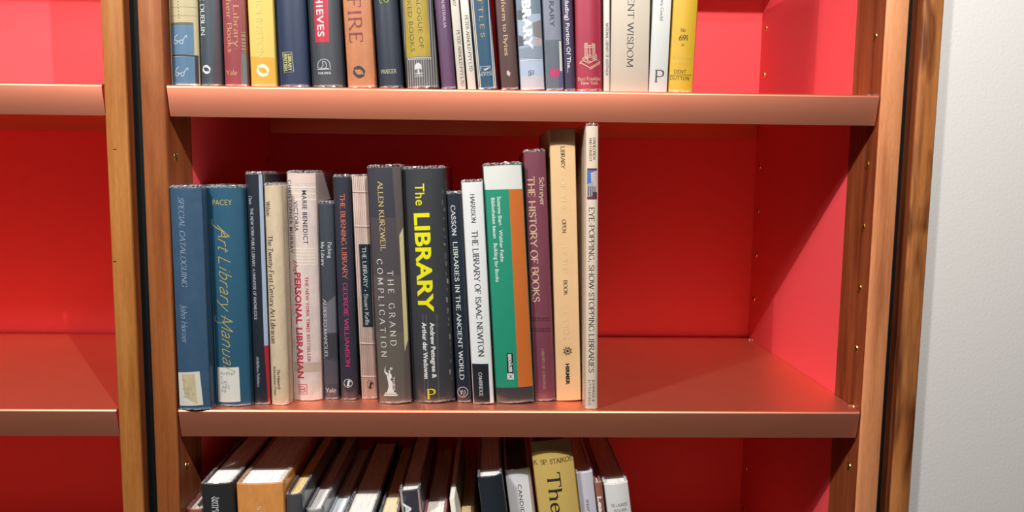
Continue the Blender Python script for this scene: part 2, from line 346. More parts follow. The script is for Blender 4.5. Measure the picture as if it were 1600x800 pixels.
# ------------------------------------------------------------------ lettering: a small roman alphabet drawn as pen strokes
G = {
'A': (9, '0,0 4.5,10;4.5,10 9,0;1.6,3.6 7.4,3.6'), 'B': (7.6, '1,0 1,10;~1,10 4,10 6.1,8.9 6.1,6.4 4,5.3 1,5.3;~1,5.3 4.5,5.3 6.9,4.2 6.9,1.2 4.5,0 1,0'),
'C': (8.8, '~8.1,7.6 6.8,9.4 4.8,10 2,8.8 .6,5 2,1.2 4.8,0 7,.5 8.3,2.2'), 'D': (9.3, '1,0 1,10;~1,10 4.2,10 7.4,8.6 8.7,5 7.4,1.4 4.2,0 1,0'),
'E': (7.3, '1,0 1,10;1,10 6.3,10;1,5.2 5.2,5.2;1,0 6.6,0'), 'F': (6.8, '1,0 1,10;1,10 6.3,10;1,5.2 5.2,5.2'),
'G': (9.6, '~8.1,7.6 6.8,9.4 4.8,10 2,8.8 .6,5 2,1.2 4.8,0 7,.4 8.4,1.4;8.5,4.4 8.5,1'), 'H': (9.6, '1.2,0 1.2,10;8.4,0 8.4,10;1.2,5.2 8.4,5.2'),
'I': (3.4, '1.7,0 1.7,10'), 'J': (4.4, '2.8,10 2.8,1;~2.8,1 2.2,-1 .3,-1.6'), 'K': (9, '1.2,0 1.2,10;1.2,4.2 7.2,10;3.4,6.1 8.5,0'),
'L': (7, '1,0 1,10;1,0 6.5,0'), 'M': (11.8, '1.2,0 1.6,10;1.6,10 5.9,1;5.9,1 10.2,10;10.2,10 10.6,0'), 'N': (9.8, '1.2,0 1.2,10;1.2,10 8.6,0;8.6,0 8.6,10'),
'O': (10, '~5,10 2,8.8 .6,5 2,1.2 5,0 8,1.2 9.4,5 8,8.8 5,10'), 'P': (7.4, '1,0 1,10;~1,10 4.4,10 6.7,8.8 6.7,5.9 4.4,4.7 1,4.7'),
'Q': (10, '~5,10 2,8.8 .6,5 2,1.2 5,0 8,1.2 9.4,5 8,8.8 5,10;5.5,.4 9.6,-2.2'), 'R': (8.8, '1,0 1,10;~1,10 4.2,10 6.3,8.8 6.3,6.2 4.2,5.1 1,5.1;3.8,5 8.4,0'),
'S': (6.8, '~5.7,8 4.8,9.5 3.2,10 1.4,9.2 1,7.4 2,6 4.6,4.7 6,3.2 5.8,1.2 4.2,.1 2.4,.1 .8,2.2'), 'T': (8.4, '4.2,0 4.2,10;.4,10 8,10'),
'U': (9.4, '1.3,10 1.3,3.5;~1.3,3.5 1.9,1 4.7,0 7.5,1 8.1,3.5;8.1,3.5 8.1,10'), 'V': (9, '.2,10 4.5,0;4.5,0 8.8,10'),
'W': (13, '.2,10 3.7,0;3.7,0 6.6,10;6.6,10 9.5,0;9.5,0 12.8,10'), 'X': (9, '.6,10 8.4,0;.6,0 8.4,10'), 'Y': (8.6, '.2,10 4.3,4.8;8.4,10 4.3,4.8;4.3,4.8 4.3,0'),
'Z': (8, '.8,10 7.2,10;7.2,10 .6,0;.6,0 7.4,0'),
'a': (6, '~1,5.2 2,6.4 3.6,6.4 4.6,5.2 4.6,.9 5.6,.2;~4.6,3.9 2,3.3 .8,1.8 1.6,.2 3.2,.2 4.6,1.6'), 'b': (6.8, '1.2,0 1.2,10.4;~1.2,5.2 3.4,6.5 5.7,5 5.9,3 4.8,.6 3,0 1.2,.8'),
'c': (5.6, '~5,5.2 3.6,6.5 1.6,5.8 .6,3.3 1.6,.7 3.4,0 5.1,1.2'), 'd': (6.9, '5.6,0 5.6,10.4;~5.6,5.4 3.6,6.5 1.5,5.6 .7,3.2 1.6,.6 3.5,0 5.6,1.2'),
'e': (5.8, '~.9,3.7 5,3.7 4.8,5.6 3.1,6.5 1.3,5.6 .7,3.2 1.6,.7 3.4,0 5.2,1.2'), 'f': (4.2, '1.6,0 1.6,8;~1.6,8 2.2,10 4.2,10;.3,6.3 3.6,6.3'),
'g': (6, '~2.8,6.5 1.2,5.6 1.2,3.4 2.8,2.5 4.4,3.4 4.4,5.6 2.8,6.5;~1.8,2.6 1,1.2 4.2,.6 5.2,-1 4,-2.7 1.6,-2.7 .6,-1.3 1.6,.2;~4.2,5.8 5,6.6 5.7,6.3'),
'h': (7.2, '1.2,0 1.2,10.4;~1.2,4.6 2.6,6.2 4.2,6.4 5.6,5 5.6,4;5.6,4 5.6,0'), 'i': (3.2, '1.6,0 1.6,6.4;1.4,9 1.9,9'), 'j': (3.2, '1.8,6.4 1.8,-1;~1.8,-1 1.2,-2.6 0,-2.8;1.6,9 2.1,9'),
'k': (6.8, '1.2,0 1.2,10.4;1.2,2.8 5,6.4;2.6,4.1 6.2,0'), 'l': (3.2, '1.6,0 1.6,10.4'), 'm': (10.8, '1.2,0 1.2,6.4;~1.2,4.6 3,6.3 4.6,6.1 5.4,4;5.4,4 5.4,0;~5.4,4.6 7.2,6.3 8.8,6.1 9.6,4;9.6,4 9.6,0'),
'n': (7.2, '1.2,0 1.2,6.4;~1.2,4.6 2.6,6.2 4.2,6.4 5.6,5 5.6,4;5.6,4 5.6,0'), 'o': (6.6, '~3.3,6.5 1.4,5.6 .7,3.2 1.4,.9 3.3,0 5.2,.9 5.9,3.2 5.2,5.6 3.3,6.5'),
'p': (6.8, '1.2,-3 1.2,6.4;~1.2,5.2 3.4,6.5 5.7,5 5.9,3 4.8,.6 3,0 1.2,.8'), 'q': (6.8, '5.6,-3 5.6,6.4;~5.6,5.4 3.6,6.5 1.5,5.6 .7,3.2 1.6,.6 3.5,0 5.6,1.2'),
'r': (5, '1.2,0 1.2,6.4;~1.2,4.4 2.6,6.2 4.6,6.2'), 's': (5, '~4.1,5.2 2.8,6.5 1.2,5.9 1.3,4.2 3.6,2.8 4.2,1.2 3,0 1.6,.1 .6,1.3'), 't': (4.2, '1.7,8.4 1.7,1.2;~1.7,1.2 2.4,.1 4,.6;.3,6.3 3.8,6.3'),
'u': (7.2, '1.4,6.4 1.4,2;~1.4,2 1.9,.4 3.4,0 5.6,1.6;5.6,6.4 5.6,0'), 'v': (6.4, '.3,6.4 3.2,0;3.2,0 6.1,6.4'), 'w': (9.4, '.3,6.4 2.8,0;2.8,0 4.7,6.4;4.7,6.4 6.7,0;6.7,0 9.1,6.4'),
'x': (6.4, '.5,6.4 5.9,0;.5,0 5.9,6.4'), 'y': (6.4, '.3,6.4 3.3,0;~6.1,6.4 3.3,0 2.2,-2.4 .6,-2.8'), 'z': (5.8, '.7,6.4 5.1,6.4;5.1,6.4 .5,0;.5,0 5.3,0'),
'0': (7, '~3.5,10 1.4,8.8 .8,5 1.4,1.2 3.5,0 5.6,1.2 6.2,5 5.6,8.8 3.5,10'), '1': (4, '2.2,0 2.2,10'), '2': (6.6, '~1,7.8 2.2,9.8 4.2,10 5.6,8.2 5,5.6 .8,0;.8,0 6,0'),
'5': (6.6, '5.6,10 1.6,10;1.6,10 1.2,5.6;~1.2,5.6 3.4,6.3 5.6,5 5.6,1.6 3.4,0 .9,.9'), '6': (6.8, '~5.6,10 2.6,8.2 .9,4.6 1,1.4 3.4,0 5.8,1.4 5.8,4.4 3.6,5.8 1.2,4.4'),
'7': (6.4, '.8,10 6,10;6,10 2.4,0'), '8': (6.8, '~3.4,10 1.4,9 1.5,6.6 5.2,4.4 5.6,1.6 3.4,0 1.2,1.6 1.6,4.4 5.2,6.6 5.3,9 3.4,10'), '9': (6.8, '~1.2,0 4.2,1.8 5.9,5.4 5.8,8.6 3.4,10 1,8.6 1,5.6 3.2,4.2 5.6,5.6'),
'.': (3, '1.2,.5 1.9,.5'), ',': (3, '1.8,.8 1.2,-1.6'), ':': (3.2, '1.2,.5 1.9,.5;1.2,5.6 1.9,5.6'), '-': (4.4, '.6,3.4 3.8,3.4'), '&': (9.4, '~8.6,5 6.6,1 3.4,0 1,1 1.2,3.8 4.6,6 5.6,8.4 4.2,10 2.6,8.8 3,6.6 8.8,0'),
"'": (2.4, '1.2,10 1.2,7.8'), '(': (3.6, '~3.2,11 1.2,7.8 1.2,1.6 3.2,-1.8'), ')': (3.6, '~.4,11 2.4,7.8 2.4,1.6 .4,-1.8'), '/': (4.6, '.2,-1 4.4,10.5'), '*': (5, '~2.5,2.6 1.4,3.7 2.5,4.8 3.6,3.7 2.5,2.6'), ' ': (3.6, ''),
}
def smooth_pts(p, k=4):
    out = []
    closed = p[0] == p[-1] and len(p) > 3
    for i in range(len(p)-1):
        p0 = p[i-1] if i > 0 else (p[-2] if closed else p[0]); p3 = p[i+2] if i+2 < len(p) else (p[1] if closed else p[-1])
        p1, p2 = p[i], p[i+1]
        for s in range(k):
            t = s/k
            out.append(tuple(.5*((2*p1[j]) + (-p0[j]+p2[j])*t + (2*p0[j]-5*p1[j]+4*p2[j]-p3[j])*t*t + (-p0[j]+3*p1[j]-3*p2[j]+p3[j])*t**3) for j in (0, 1)))
    out.append(p[-1]); return out
def ribbon(pts, wf, V, Fc):
    n = len(pts); i0 = len(V)
    for i in range(n):
        a, b = pts[max(0, i-1)], pts[min(n-1, i+1)]; dx, dy = b[0]-a[0], b[1]-a[1]; l = math.hypot(dx, dy) or 1
        wd = wf(dx/l, dy/l)/2; nx, ny = -dy/l*wd, dx/l*wd
        V.append((pts[i][0]+nx, pts[i][1]+ny)); V.append((pts[i][0]-nx, pts[i][1]-ny))
    for i in range(n-1): a = i0+2*i; Fc.append((a, a+1, a+3, a+2))
def parse(s):
    out = []
    for st in s.split(';'):
        if not st: continue
        sm = st[0] == '~'; p = [tuple(map(float, q.split(','))) for q in st.lstrip('~').split()]
        out.append((sm, p))
    return out
def serif_text(s, bold=1.0, serif=True, italic=0.0, track=0.0, mono=False):
    V, Fc, x = [], [], 0.0
    th, tk = (.95*bold, .95*bold) if mono else (.55*bold, 1.5*bold)
    nib = math.radians(15)
    wf = lambda dx, dy: th+(tk-th)*abs(dy*math.cos(nib)-dx*math.sin(nib)*(1 if dy > 0 else 1)) if not mono else th
    for ch in s:
        wd, st = G.get(ch, G[' ']); strokes = parse(st); v0 = len(V)
        ends = [p[k] for sm, p in strokes for k in (0, -1)]
        for sm, p in strokes:
            ribbon(smooth_pts(p) if sm else p, wf, V, Fc)
            if not serif or sm: continue
            for a, b in ((p[0], p[-1]), (p[-1], p[0])):
                dy = b[1]-a[1]; dx = b[0]-a[0]
                if abs(dy) > abs(dx)*.6 and abs(dy) > 2 and a[1] in (0, 10, 6.4, 10.4, -3):
                    if abs(dx) > .8 and ends.count(a) > 1: continue
                    L0, L1 = 1.15, 1.15
                    if a[1] in (6.4, 10.4): L1 = .0
                    ribbon([(a[0]-L0, a[1]), (a[0]+L1, a[1])], lambda q, r: .5*bold, V, Fc)
                elif abs(dy) < .1 and abs(dx) > 2 and ends.count(a) == 1 and a[1] in (0, 10):
                    s2 = 1 if a[1] == 0 else -1
                    ribbon([(a[0], a[1]), (a[0], a[1]+s2*1.9)], lambda q, r: .6*bold, V, Fc)
        for i in range(v0, len(V)): V[i] = (V[i][0]+x+italic*V[i][1], V[i][1])
        x += wd+track+.6
    return V, Fc, x-track-.6, 10.0
def sans_text(s, bold=0.0, track=1.0):
    cu = bpy.data.curves.new('t', 'FONT'); cu.body = s; cu.size = 1; cu.offset = bold; cu.space_character = track; cu.resolution_u = 3
    o = bpy.data.objects.new('t', cu); me = o.to_mesh()
    V = [(v.co.x, v.co.y) for v in me.vertices]; Fc = [tuple(p.vertices) for p in me.polygons]
    o.to_mesh_clear(); bpy.data.objects.remove(o); bpy.data.curves.remove(cu)
    x0 = min(v[0] for v in V); x1 = max(v[0] for v in V)
    return [(v[0]-x0, v[1]) for v in V], Fc, x1-x0, .729

# ------------------------------------------------------------------ books
GRP = {1: 'books on the upper copper shelf', 2: 'books on the middle copper shelf', 3: 'books on the lowest copper shelf'}
class Book:
    def __init__(s, name, label, row, quad, col, Y, kind='cloth', hard=True, rnd=.0015, depth=.155, height=None, sleeve=True,
                 pages=(240, 236, 226), ratio=1, scallop=0, cover_top=0, rough=.5, lean=None, zoff=0, topY=None):
        # quad: (xTL, xTR, yTop, xBL, xBR, yBot) in photograph pixels, measured on the plane of the spine
        xtl, xtr, yt, xbl, xbr, yb = quad
        z0 = {1: H, 2: 0.0, 3: -H}[row]
        tl, tr, bl, br = on(1, Y, xtl, yt), on(1, Y, xtr, yt), on(1, Y, xbl, yb), on(1, Y, xbr, yb)
        s.w = ((tr.x-tl.x)+(br.x-bl.x))/2 - .0009
        xm_t, xm_b = (tl.x+tr.x)/2, (bl.x+br.x)/2
        zt, zb = (tl.z+tr.z)/2, (bl.z+br.z)/2
        s.ang = math.atan2(xm_t-xm_b, zt-zb) if lean is None else math.radians(lean)
        base = z0 + .0003
        xb = xm_b - (zb-base)*math.tan(s.ang) if lean is None else xm_t - (zt-base)*math.tan(s.ang)
        s.h = height if height else (zt-base)/math.cos(s.ang) - cover_top
        zc = base + s.w/2*abs(math.sin(s.ang))
        s.xb = xb; s.Y = Y; s.z = zc; s.base = base
        s.hard, s.rnd, s.scallop, s.depth = hard, rnd, scallop, depth
        s.t = .0024 if hard else .00045
        s.mat = paint(col, rough, kind); s.pages = pages; s.name = name; s.label = label; s.row = row; s.sleeve = sleeve
        s.queue = []
    def edges(s):
        return s.xb, s.ang, s.w, s.h
    def f(s, u):
        q = min(1.0, abs(2*u/s.w))
        y = s.rnd*q*q
        if s.scallop:
            ph = ((u/s.w+.5)*s.scallop) % 1.0; y += .0009*(2*ph-1)**2
        return y
    def profile(s, off=0.0, back=None):
        w2 = s.w/2; back = back or s.depth; n = s.scallop*4 if s.scallop else 12
        e = .0011 if s.hard else .0006; e = min(e, s.w*.12)
        pts = [(-w2-off, back)]
        if s.hard:
            g = min(.0007, s.w*.05)
            pts += [(-w2-off, .0115), (-w2+g-off, .0088), (-w2+g-off, .0070), (-w2-off, .0045)]
        pts += [(-w2-off, s.rnd+e*1.2-off)]
        for k in range(n+1):
            u = -w2+e*.8+(s.w-1.6*e)*k/n; pts.append((u, s.f(u)-off))
        pts += [(w2+off, s.rnd+e*1.2-off)]
        if s.hard: pts += [(w2+off, .0045), (w2-g+off, .0070), (w2-g+off, .0088), (w2+off, .0115)]
        pts += [(w2+off, back)]
        return pts
    def build(s):
        root = tag(empty(s.name, (s.xb, s.Y, s.z), s.ang), s.label, 'book', GRP[s.row]); s.root = root
        out = s.profile(); n = len(out); t = s.t
        # inner offset: simple inset towards the book's middle
        w2 = s.w/2
        inn = [(max(-w2+t, min(w2-t, x)), y if i in (0, n-1) else max(y, (s.rnd+t) if abs(x) > w2-t*1.5 else s.f(x)+t)) for i, (x, y) in enumerate(out)]
        bv = .0007 if s.hard else .0002
        rings = [(out, 0.0, .3), (out, bv, 0), (out, s.h-bv, 0), (out, s.h, .3)]
        v, f = [], []
        for ring, z, k in rings:
            for i, (x, y) in enumerate(ring): v.append((x+(inn[i][0]-x)*k, y+(inn[i][1]-y)*k, z))
        b0 = len(v)
        for z in (0, s.h):
            for x, y in inn: v.append((x, y, z))
        for r in range(3):
            for i in range(n-1): f.append((r*n+i, r*n+i+1, (r+1)*n+i+1, (r+1)*n+i))
        for i in range(n-1):
            f.append((b0+i, b0+n+i, b0+n+i+1, b0+i+1)); f.append((i, b0+i, b0+i+1, i+1)); f.append((3*n+i, 3*n+i+1, b0+n+i+1, b0+n+i))
        for i in (0, n-1):
            f.append((i, n+i, 2*n+i, 3*n+i, b0+n+i, b0+i))
        o = mesh('cover', v, f, s.mat, root); fix(o)
        o.data.polygons.foreach_set('use_smooth', [True]*len(o.data.polygons)); o.data.set_sharp_from_angle(angle=math.radians(38))
        g = .003 if s.hard else .00025
        pv, pf = [], []
        # page block, its back edge rounded into the spine
        ys = [(-w2+t+.0003, s.depth-g), (-w2+t+.0003, s.rnd+t+.001)] + [(u, s.f(u)+t+.0006) for u in [(-w2+t+.001)+(s.w-2*t-.002)*k/6 for k in range(7)]] + [(w2-t-.0003, s.rnd+t+.001), (w2-t-.0003, s.depth-g)]
        ys += [((w2-t)*k, s.depth-g-.0018*(1-k*k) if s.hard else s.depth-g) for k in (.6, 0, -.6)]
        m = len(ys)
        for z in (g, s.h-g):
            for x, y in ys: pv.append((x, y, z))
        for i in range(m): j = (i+1) % m; pf.append((i, j, m+j, m+i))
        pf += [tuple(range(m)), tuple(range(m, 2*m))]
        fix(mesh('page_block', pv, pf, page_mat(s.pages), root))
        if s.hard and s.w > .016 and s.row == 3:
            mesh('headband', *boxv(-w2+t+.001, w2-t-.001, s.rnd+t, s.rnd+t+.0014, s.h-g, s.h-g+.0014), paint((225, 215, 200), .6), root)
        if s.sleeve: s.film(root)
        for q in s.queue: q(root)
        return root
    def film(s, root):
        rnd = random.Random(int(s.xb*1e4)); ext = {1: .004, 2: .0032, 3: .0016}[s.row] if s.hard else .002
        pr = s.profile(.00045, back=s.depth*.8)
        # densify
        pts = []
        for i in range(len(pr)-1):
            a, b = pr[i], pr[i+1]; k = max(1, int(math.hypot(b[0]-a[0], b[1]-a[1])/.005))
            for q in range(k): pts.append((a[0]+(b[0]-a[0])*q/k, a[1]+(b[1]-a[1])*q/k))
        pts.append(pr[-1]); n = len(pts)
        def sheet(name, levels, mat, jit):
            v, f = [], []
            for j, z in enumerate(levels):
                for x, y in pts:
                    q = jit[j]; v.append((x*(1-q*.25)+rnd.uniform(-1, 1)*q*.0004, y+rnd.uniform(-.2, 1)*q*.0006+q*.0003, z+rnd.uniform(-1, 1)*q*.0005))
            for j in range(len(levels)-1):
                for i in range(n-1): f.append((j*n+i, j*n+i+1, (j+1)*n+i+1, (j+1)*n+i))
            return mesh(name, v, f, mat, root)
        sheet('plastic_sleeve', (.0025, s.h*.33, s.h*.66, s.h), FILM, (0, 0, 0, 0))
        sheet('sleeve_rim', (s.h, s.h+ext*.5, s.h+ext*.85, s.h+ext), FILM_EDGE, (0, .1, .5, 1.0))
        sheet('sleeve_foot', (.0002, .0012, .0025), FILM_EDGE, (0, .2, 0))
    def uv(s, px, py):
        p = on(1, s.Y, px, py); dx, dz = p.x-s.xb, p.z-s.z
        c, sn = math.cos(s.ang), math.sin(s.ang)
        return dx*c-dz*sn, dx*sn+dz*c
    def lay(s, name, V2, Fc, mat, off):
        def go(root):
            w2 = s.w/2-.0004; prof = [p for p in s.profile() if abs(p[0]) < s.w/2-1e-7]
            us = [p[0] for p in prof]
            bm = bmesh.new()
            vv = [bm.verts.new((max(-w2, min(w2, u)), 0, q)) for u, q in V2]
            for t in Fc:
                try: bm.faces.new([vv[k] for k in t])
                except ValueError: pass
            lo = min(v.co.x for v in bm.verts); hi = max(v.co.x for v in bm.verts)
            for u in us:
                if lo < u < hi: bmesh.ops.bisect_plane(bm, geom=bm.verts[:]+bm.edges[:]+bm.faces[:], plane_co=(u, 0, 0), plane_no=(1, 0, 0), dist=1e-7)
            for v in bm.verts:
                x = v.co.x
                if x <= us[0]: y = prof[0][1]
                elif x >= us[-1]: y = prof[-1][1]
                else:
                    k = max(i for i in range(len(us)) if us[i] <= x+1e-9); k = min(k, len(us)-2)
                    a = (x-us[k])/((us[k+1]-us[k]) or 1); y = prof[k][1]*(1-a)+prof[k+1][1]*a
                v.co.y = y-off
            me = bpy.data.meshes.new(name); bm.to_mesh(me); bm.free(); me.materials.append(mat)
            o = bpy.data.objects.new(name, me); C.objects.link(o); o.parent = root
        s.queue.append(go)
    def text(s, txt, font, x, y0, y1, hpx, col, name='title', horiz=False, bold=1.0, italic=0.0, track=0.0, xe=None):
        """text running down the spine from pixel row y0 to y1, centred on pixel column x (xe = column at the end)"""
        if font == 'sans': V, Fc, L, cap = sans_text(txt, bold=(bold-1)*.03, track=1+track)
        elif font == 'pen': V, Fc, L, cap = serif_text(txt, bold=bold, serif=False, italic=italic, track=track, mono=True)
        else: V, Fc, L, cap = serif_text(txt, bold=bold, italic=italic, track=track)
        if horiz:      # x = left column, y1 = right column, y0 = baseline row
            a = s.uv(x, y0); b = s.uv(y1, y0); k = (b[0]-a[0])/L; hh = s.uv(x, y0-hpx)[1]-a[1]; kh = hh/cap
            V2 = [(a[0]+vx*k, a[1]+vy*kh) for vx, vy in V]
        else:
            xe = x if xe is None else xe
            a = s.uv(x, y0); b = s.uv(xe, y1); um = (a[0]+b[0])/2
            k = (a[1]-b[1])/L; hh = abs(s.uv(x+hpx, y0)[0]-a[0]); kh = hh/cap
            V2 = [(um+(vy-cap/2)*kh, a[1]-vx*k) for vx, vy in V]
        s.lay(name, V2, Fc, paint(col, .4, 'ink'), .00028)
        return s
    def panel(s, q, col, layer=1, name='printed_panel', kind='plain', rough=.45):
        """q = four corners TL TR BR BL in pixels"""
        c = [s.uv(*p) for p in q]; nu, nv = 10, 4; V, Fc = [], []
        for j in range(nv+1):
            for i in range(nu+1):
                a, b = i/nu, j/nv
                V.append(tuple((c[0][k]*(1-a)+c[1][k]*a)*(1-b)+(c[3][k]*(1-a)+c[2][k]*a)*b for k in (0, 1)))
        V = [(u, max(.0002, min(s.h-.0002, q2))) for u, q2 in V]
        for j in range(nv):
            for i in range(nu): a = j*(nu+1)+i; Fc.append((a, a+nu+1, a+nu+2, a+1))
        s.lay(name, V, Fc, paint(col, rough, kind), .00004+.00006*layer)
        return s
    def strokes(s, cx, cyy, size, paths, col, wd=.1, name='emblem', off=.0003):
        """an emblem: pen paths in units of size (pixels) round pixel (cx, cyy)"""
        V, Fc = [], []
        for st in paths.split(';'):
            sm = st[0] == '~'; p = [tuple(map(float, q.split(','))) for q in st.lstrip('~').split()]
            ribbon(smooth_pts(p) if sm else p, lambda a, b: wd, V, Fc)
        o = s.uv(cx, cyy); k = s.uv(cx+size, cyy)[0]-o[0]
        s.lay(name, [(o[0]+x*k, o[1]+y*k) for x, y in V], Fc, paint(col, .4, 'ink'), off)
        return s
    def blob(s, cx, cyy, size, polys, col, name='emblem', off=.0003):
        V, Fc = [], []
        for st in polys.split(';'):
            p = [tuple(map(float, q.split(','))) for q in st.lstrip('~').split()]
            if st[0] == '~': p = smooth_pts(p+[p[0]], 3)[:-1]
            i = len(V); V += p; Fc.append(tuple(range(i, i+len(p))))
        o = s.uv(cx, cyy); k = s.uv(cx+size, cyy)[0]-o[0]
        s.lay(name, [(o[0]+x*k, o[1]+y*k) for x, y in V], Fc, paint(col, .4, 'ink'), off)
        return s
    def side(s, sgn, ya, yb, z0, z1, col, name='jacket_side', kind='plain'):
        def go(root):
            x = sgn*(s.w/2+.00012)
            mesh(name, [(x, ya, z0*s.h), (x, yb, z0*s.h), (x, yb, z1*s.h), (x, ya, z1*s.h)], [(0, 1, 2, 3)], paint(col, .45, kind), root)
        s.queue.append(go); return s
CIRC = '~' + ' '.join('%.3f,%.3f' % (math.cos(math.pi*k/6), math.sin(math.pi*k/6)) for k in range(13))
SWIRL = '~-.2,1 .6,.8 .95,.15 .55,-.1 .35,.35 -.1,.45 -.45,.3 -.8,.45;~.2,-1 -.6,-.8 -.95,-.15 -.55,.1 -.35,-.35 .1,-.45 .45,-.3 .8,-.45'
WHITE = (240, 238, 232); GOLD = (205, 175, 105); CREAM = (228, 214, 178)
BOOKS = {1: [], 2: [], 3: []}
def book(row, *a, **k):
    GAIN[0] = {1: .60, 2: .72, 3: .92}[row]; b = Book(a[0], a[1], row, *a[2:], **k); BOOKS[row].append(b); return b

# ================================================================== middle shelf, left to right
b = book(2, 'book', 'faded navy cloth book with peeling cream call sticker, first on middle shelf', (263, 317, 291, 277.5, 331, 641), (54, 86, 114), -.003, kind='mottle', rnd=.004, cover_top=.002)
b.text('SPECIAL CATALOGUING', 'serif', 284, 308, 448, 8.5, (150, 168, 188), italic=.22, xe=290.5, bold=.85)
b.text('John Horner', 'serif', 288, 476, 536, 9.5, (150, 168, 188), 'author', italic=.25, xe=291, bold=.85)
b.panel([(276.5, 583), (313, 580.5), (318.5, 633), (280, 635)], (222, 220, 205), 2, 'call_number_sticker', 'plain')
b.panel([(284, 585), (306, 584), (310, 631), (291, 622)], (205, 190, 150), 3, 'glue_stain', 'worn')
for i, (t, a, c_) in enumerate((('R*', 286, 293), ('Z', 286, 290), ('6951', 286, 302), ('.H6 4y', 287, 306), ('P 7', 288, 298))):
    b.text(t, 'pen', a, 597+i*6.5, c_, 4.2, (150, 145, 128), 'typed_number', horiz=True, bold=.9)
b = book(2, 'book', 'teal cloth book with gold script lettering and white call sticker, second on the middle shelf', (318, 375.5, 290, 333, 393, 635), (38, 90, 116), .0098, rnd=.006, cover_top=.0025)
b.text('PACEY', 'sans', 328, 320.5, 359.5, 9, (190, 172, 100), 'author', horiz=True)
b.text('Art Library Manual', 'pen', 347, 352, 575, 19, (192, 172, 100), italic=.45, xe=355, bold=.78)
b.strokes(337, 358, 10, '~-.9,1.6 -1,.8 -.2,.2 .8,-.4 1.3,-1.4', (186, 166, 96), .14, 'swash')
b.strokes(341, 505, 10, '~-.6,1.2 -.9,.4 -.2,0 .6,.2 1,1.2', (186, 166, 96), .1, 'swash')
b.panel([(336, 575), (371.5, 573.5), (374.5, 627.5), (338.5, 629.5)], (226, 224, 214), 2, 'call_number_sticker')
for i, (t, a, c_) in enumerate((('ArtRef', 342, 366), ('Z', 342, 346), ('675', 343, 354), ('.A85', 343, 358), ('P9', 344, 352))):
    b.text(t, 'pen', a, 587+i*6.8 if i else 586, c_, 4.8, (120, 122, 122), 'typed_number', horiz=True, bold=.9)
b = book(2, 'book', 'slim black book with pale blue and red jacket edge, beside the teal book', (374.5, 405.5, 266, 395, 424, 633), (28, 36, 48), .0173, kind='jacket', rnd=.003, cover_top=.0045)
b.text('Dain', 'serif', 386, 306, 319, 5, (190, 195, 200), 'author', italic=.2)
b.text('THE NEW YORK PUBLIC LIBRARY: A UNIVERSE OF KNOWLEDGE', 'serif', 388.3, 325, 500, 4.4, (200, 204, 208), xe=397.5, bold=1.1)
b.text('AVM/Nova Publishers', 'serif', 401, 557, 604, 4.5, (190, 194, 200), 'publisher', italic=.25, xe=404)
b.panel([(397.5, 262), (407, 262), (418, 540), (411, 540)], (168, 186, 204), 1, 'jacket_fold')
b.panel([(411, 540), (420, 540), (426, 636), (419, 636)], (178, 36, 48), 1, 'jacket_fold')
b = book(2, 'book', 'narrow cream textured book with black lettering, just right of the slim black book', (406, 437, 289, 424.5, 454.5, 634), (216, 196, 164), .0152, kind='worn', rnd=.004, cover_top=.001)
b.text('Wilson', 'serif', 415.5, 315, 338, 7, (70, 55, 45), 'author')
b.text('The Twenty-First Century Art Librarian', 'serif', 419.3, 368, 537, 7.8, (55, 45, 38), xe=428, bold=.95)
b.text('The Haworth', 'serif', 436.5, 576, 608, 4.3, (80, 62, 52), 'publisher', italic=.25, xe=438)
b.text('Information Press', 'serif', 430, 572, 617, 4.3, (80, 62, 52), 'publisher', italic=.25, xe=432)
b = book(2, 'book', 'cream and pink patterned book with slate and crimson lettering and film rim', (437, 488, 264, 457, 501.5, 627), (222, 204, 196), .0324, kind='worn', rnd=.005, cover_top=.0048)
for k in range(9):
    a = k*1.0
    b.panel([(451, 291+k*9.5 if k < 3 else 372+k*5), (487, 291+k*9.5 if k < 3 else 372+k*5), (487, 294+k*9.5 if k < 3 else 374.4+k*5), (451, 294+k*9.5 if k < 3 else 374.4+k*5)], (236, 222, 202), 1, 'relief_stripe')
b.panel([(437, 264), (488, 264), (489, 286), (438, 286)], (230, 208, 196), 1, 'pink_band')
b.panel([(455.5, 566), (501, 566), (502, 581), (456, 581)], (196, 176, 156), 1, 'grey_band')
b.text('MARIE BENEDICT', 'sans', 468.5, 297, 381, 7.2, (62, 72, 92), 'author', xe=473.5, bold=1.2, track=.1)
b.text('VICTORIA', 'sans', 455.5, 314, 361, 6.4, (62, 72, 92), 'author', xe=458.5, bold=1.1, track=.1)
b.text('CHRISTOPHER MURRAY', 'sans', 443.8, 281, 396, 6.4, (62, 72, 92), 'author', xe=451, bold=1.1, track=.1)
b.text('the', 'pen', 457, 405, 425, 8.5, (196, 62, 82), italic=.4)
b.text('PERSONAL LIBRARIAN', 'sans', 461, 426, 591, 10.2, (196, 44, 76), xe=467.5, bold=2.0, track=.06)
b.text('THE NEW YORK TIMES BESTSELLER', 'sans', 475.5, 432, 565, 5.2, (200, 72, 94), 'strapline', xe=480.5, bold=1.2, track=.08)
b.strokes(471.5, 608, 6.5, '-1,1.2 1,1.2 1,-1.2 -1,-1.2 -1,1.2;-.6,-.7 -.6,.7;~-.6,.7 .3,.6 .4,.1 -.6,0 .5,-.1 .5,-.6 -.6,-.7', (214, 96, 110), .16)
b = book(2, 'book', 'short charcoal book with a pale curved shape and white lettering, right of the pink-cream one', (488.5, 512.5, 317, 502, 529.5, 624), (64, 70, 80), .0376, kind='jacket', rnd=.003, cover_top=.001)
b.panel([(500, 478), (523, 458), (527.5, 566), (502.5, 560)], (112, 110, 118), 1, 'pale_shape')
b.panel([(499, 520), (526, 520), (528, 600), (503, 600)], (84, 82, 90), 1, 'pale_shape')
b.text('Packing', 'serif', 508.3, 378, 403, 5.6, (226, 228, 230), xe=509.3)
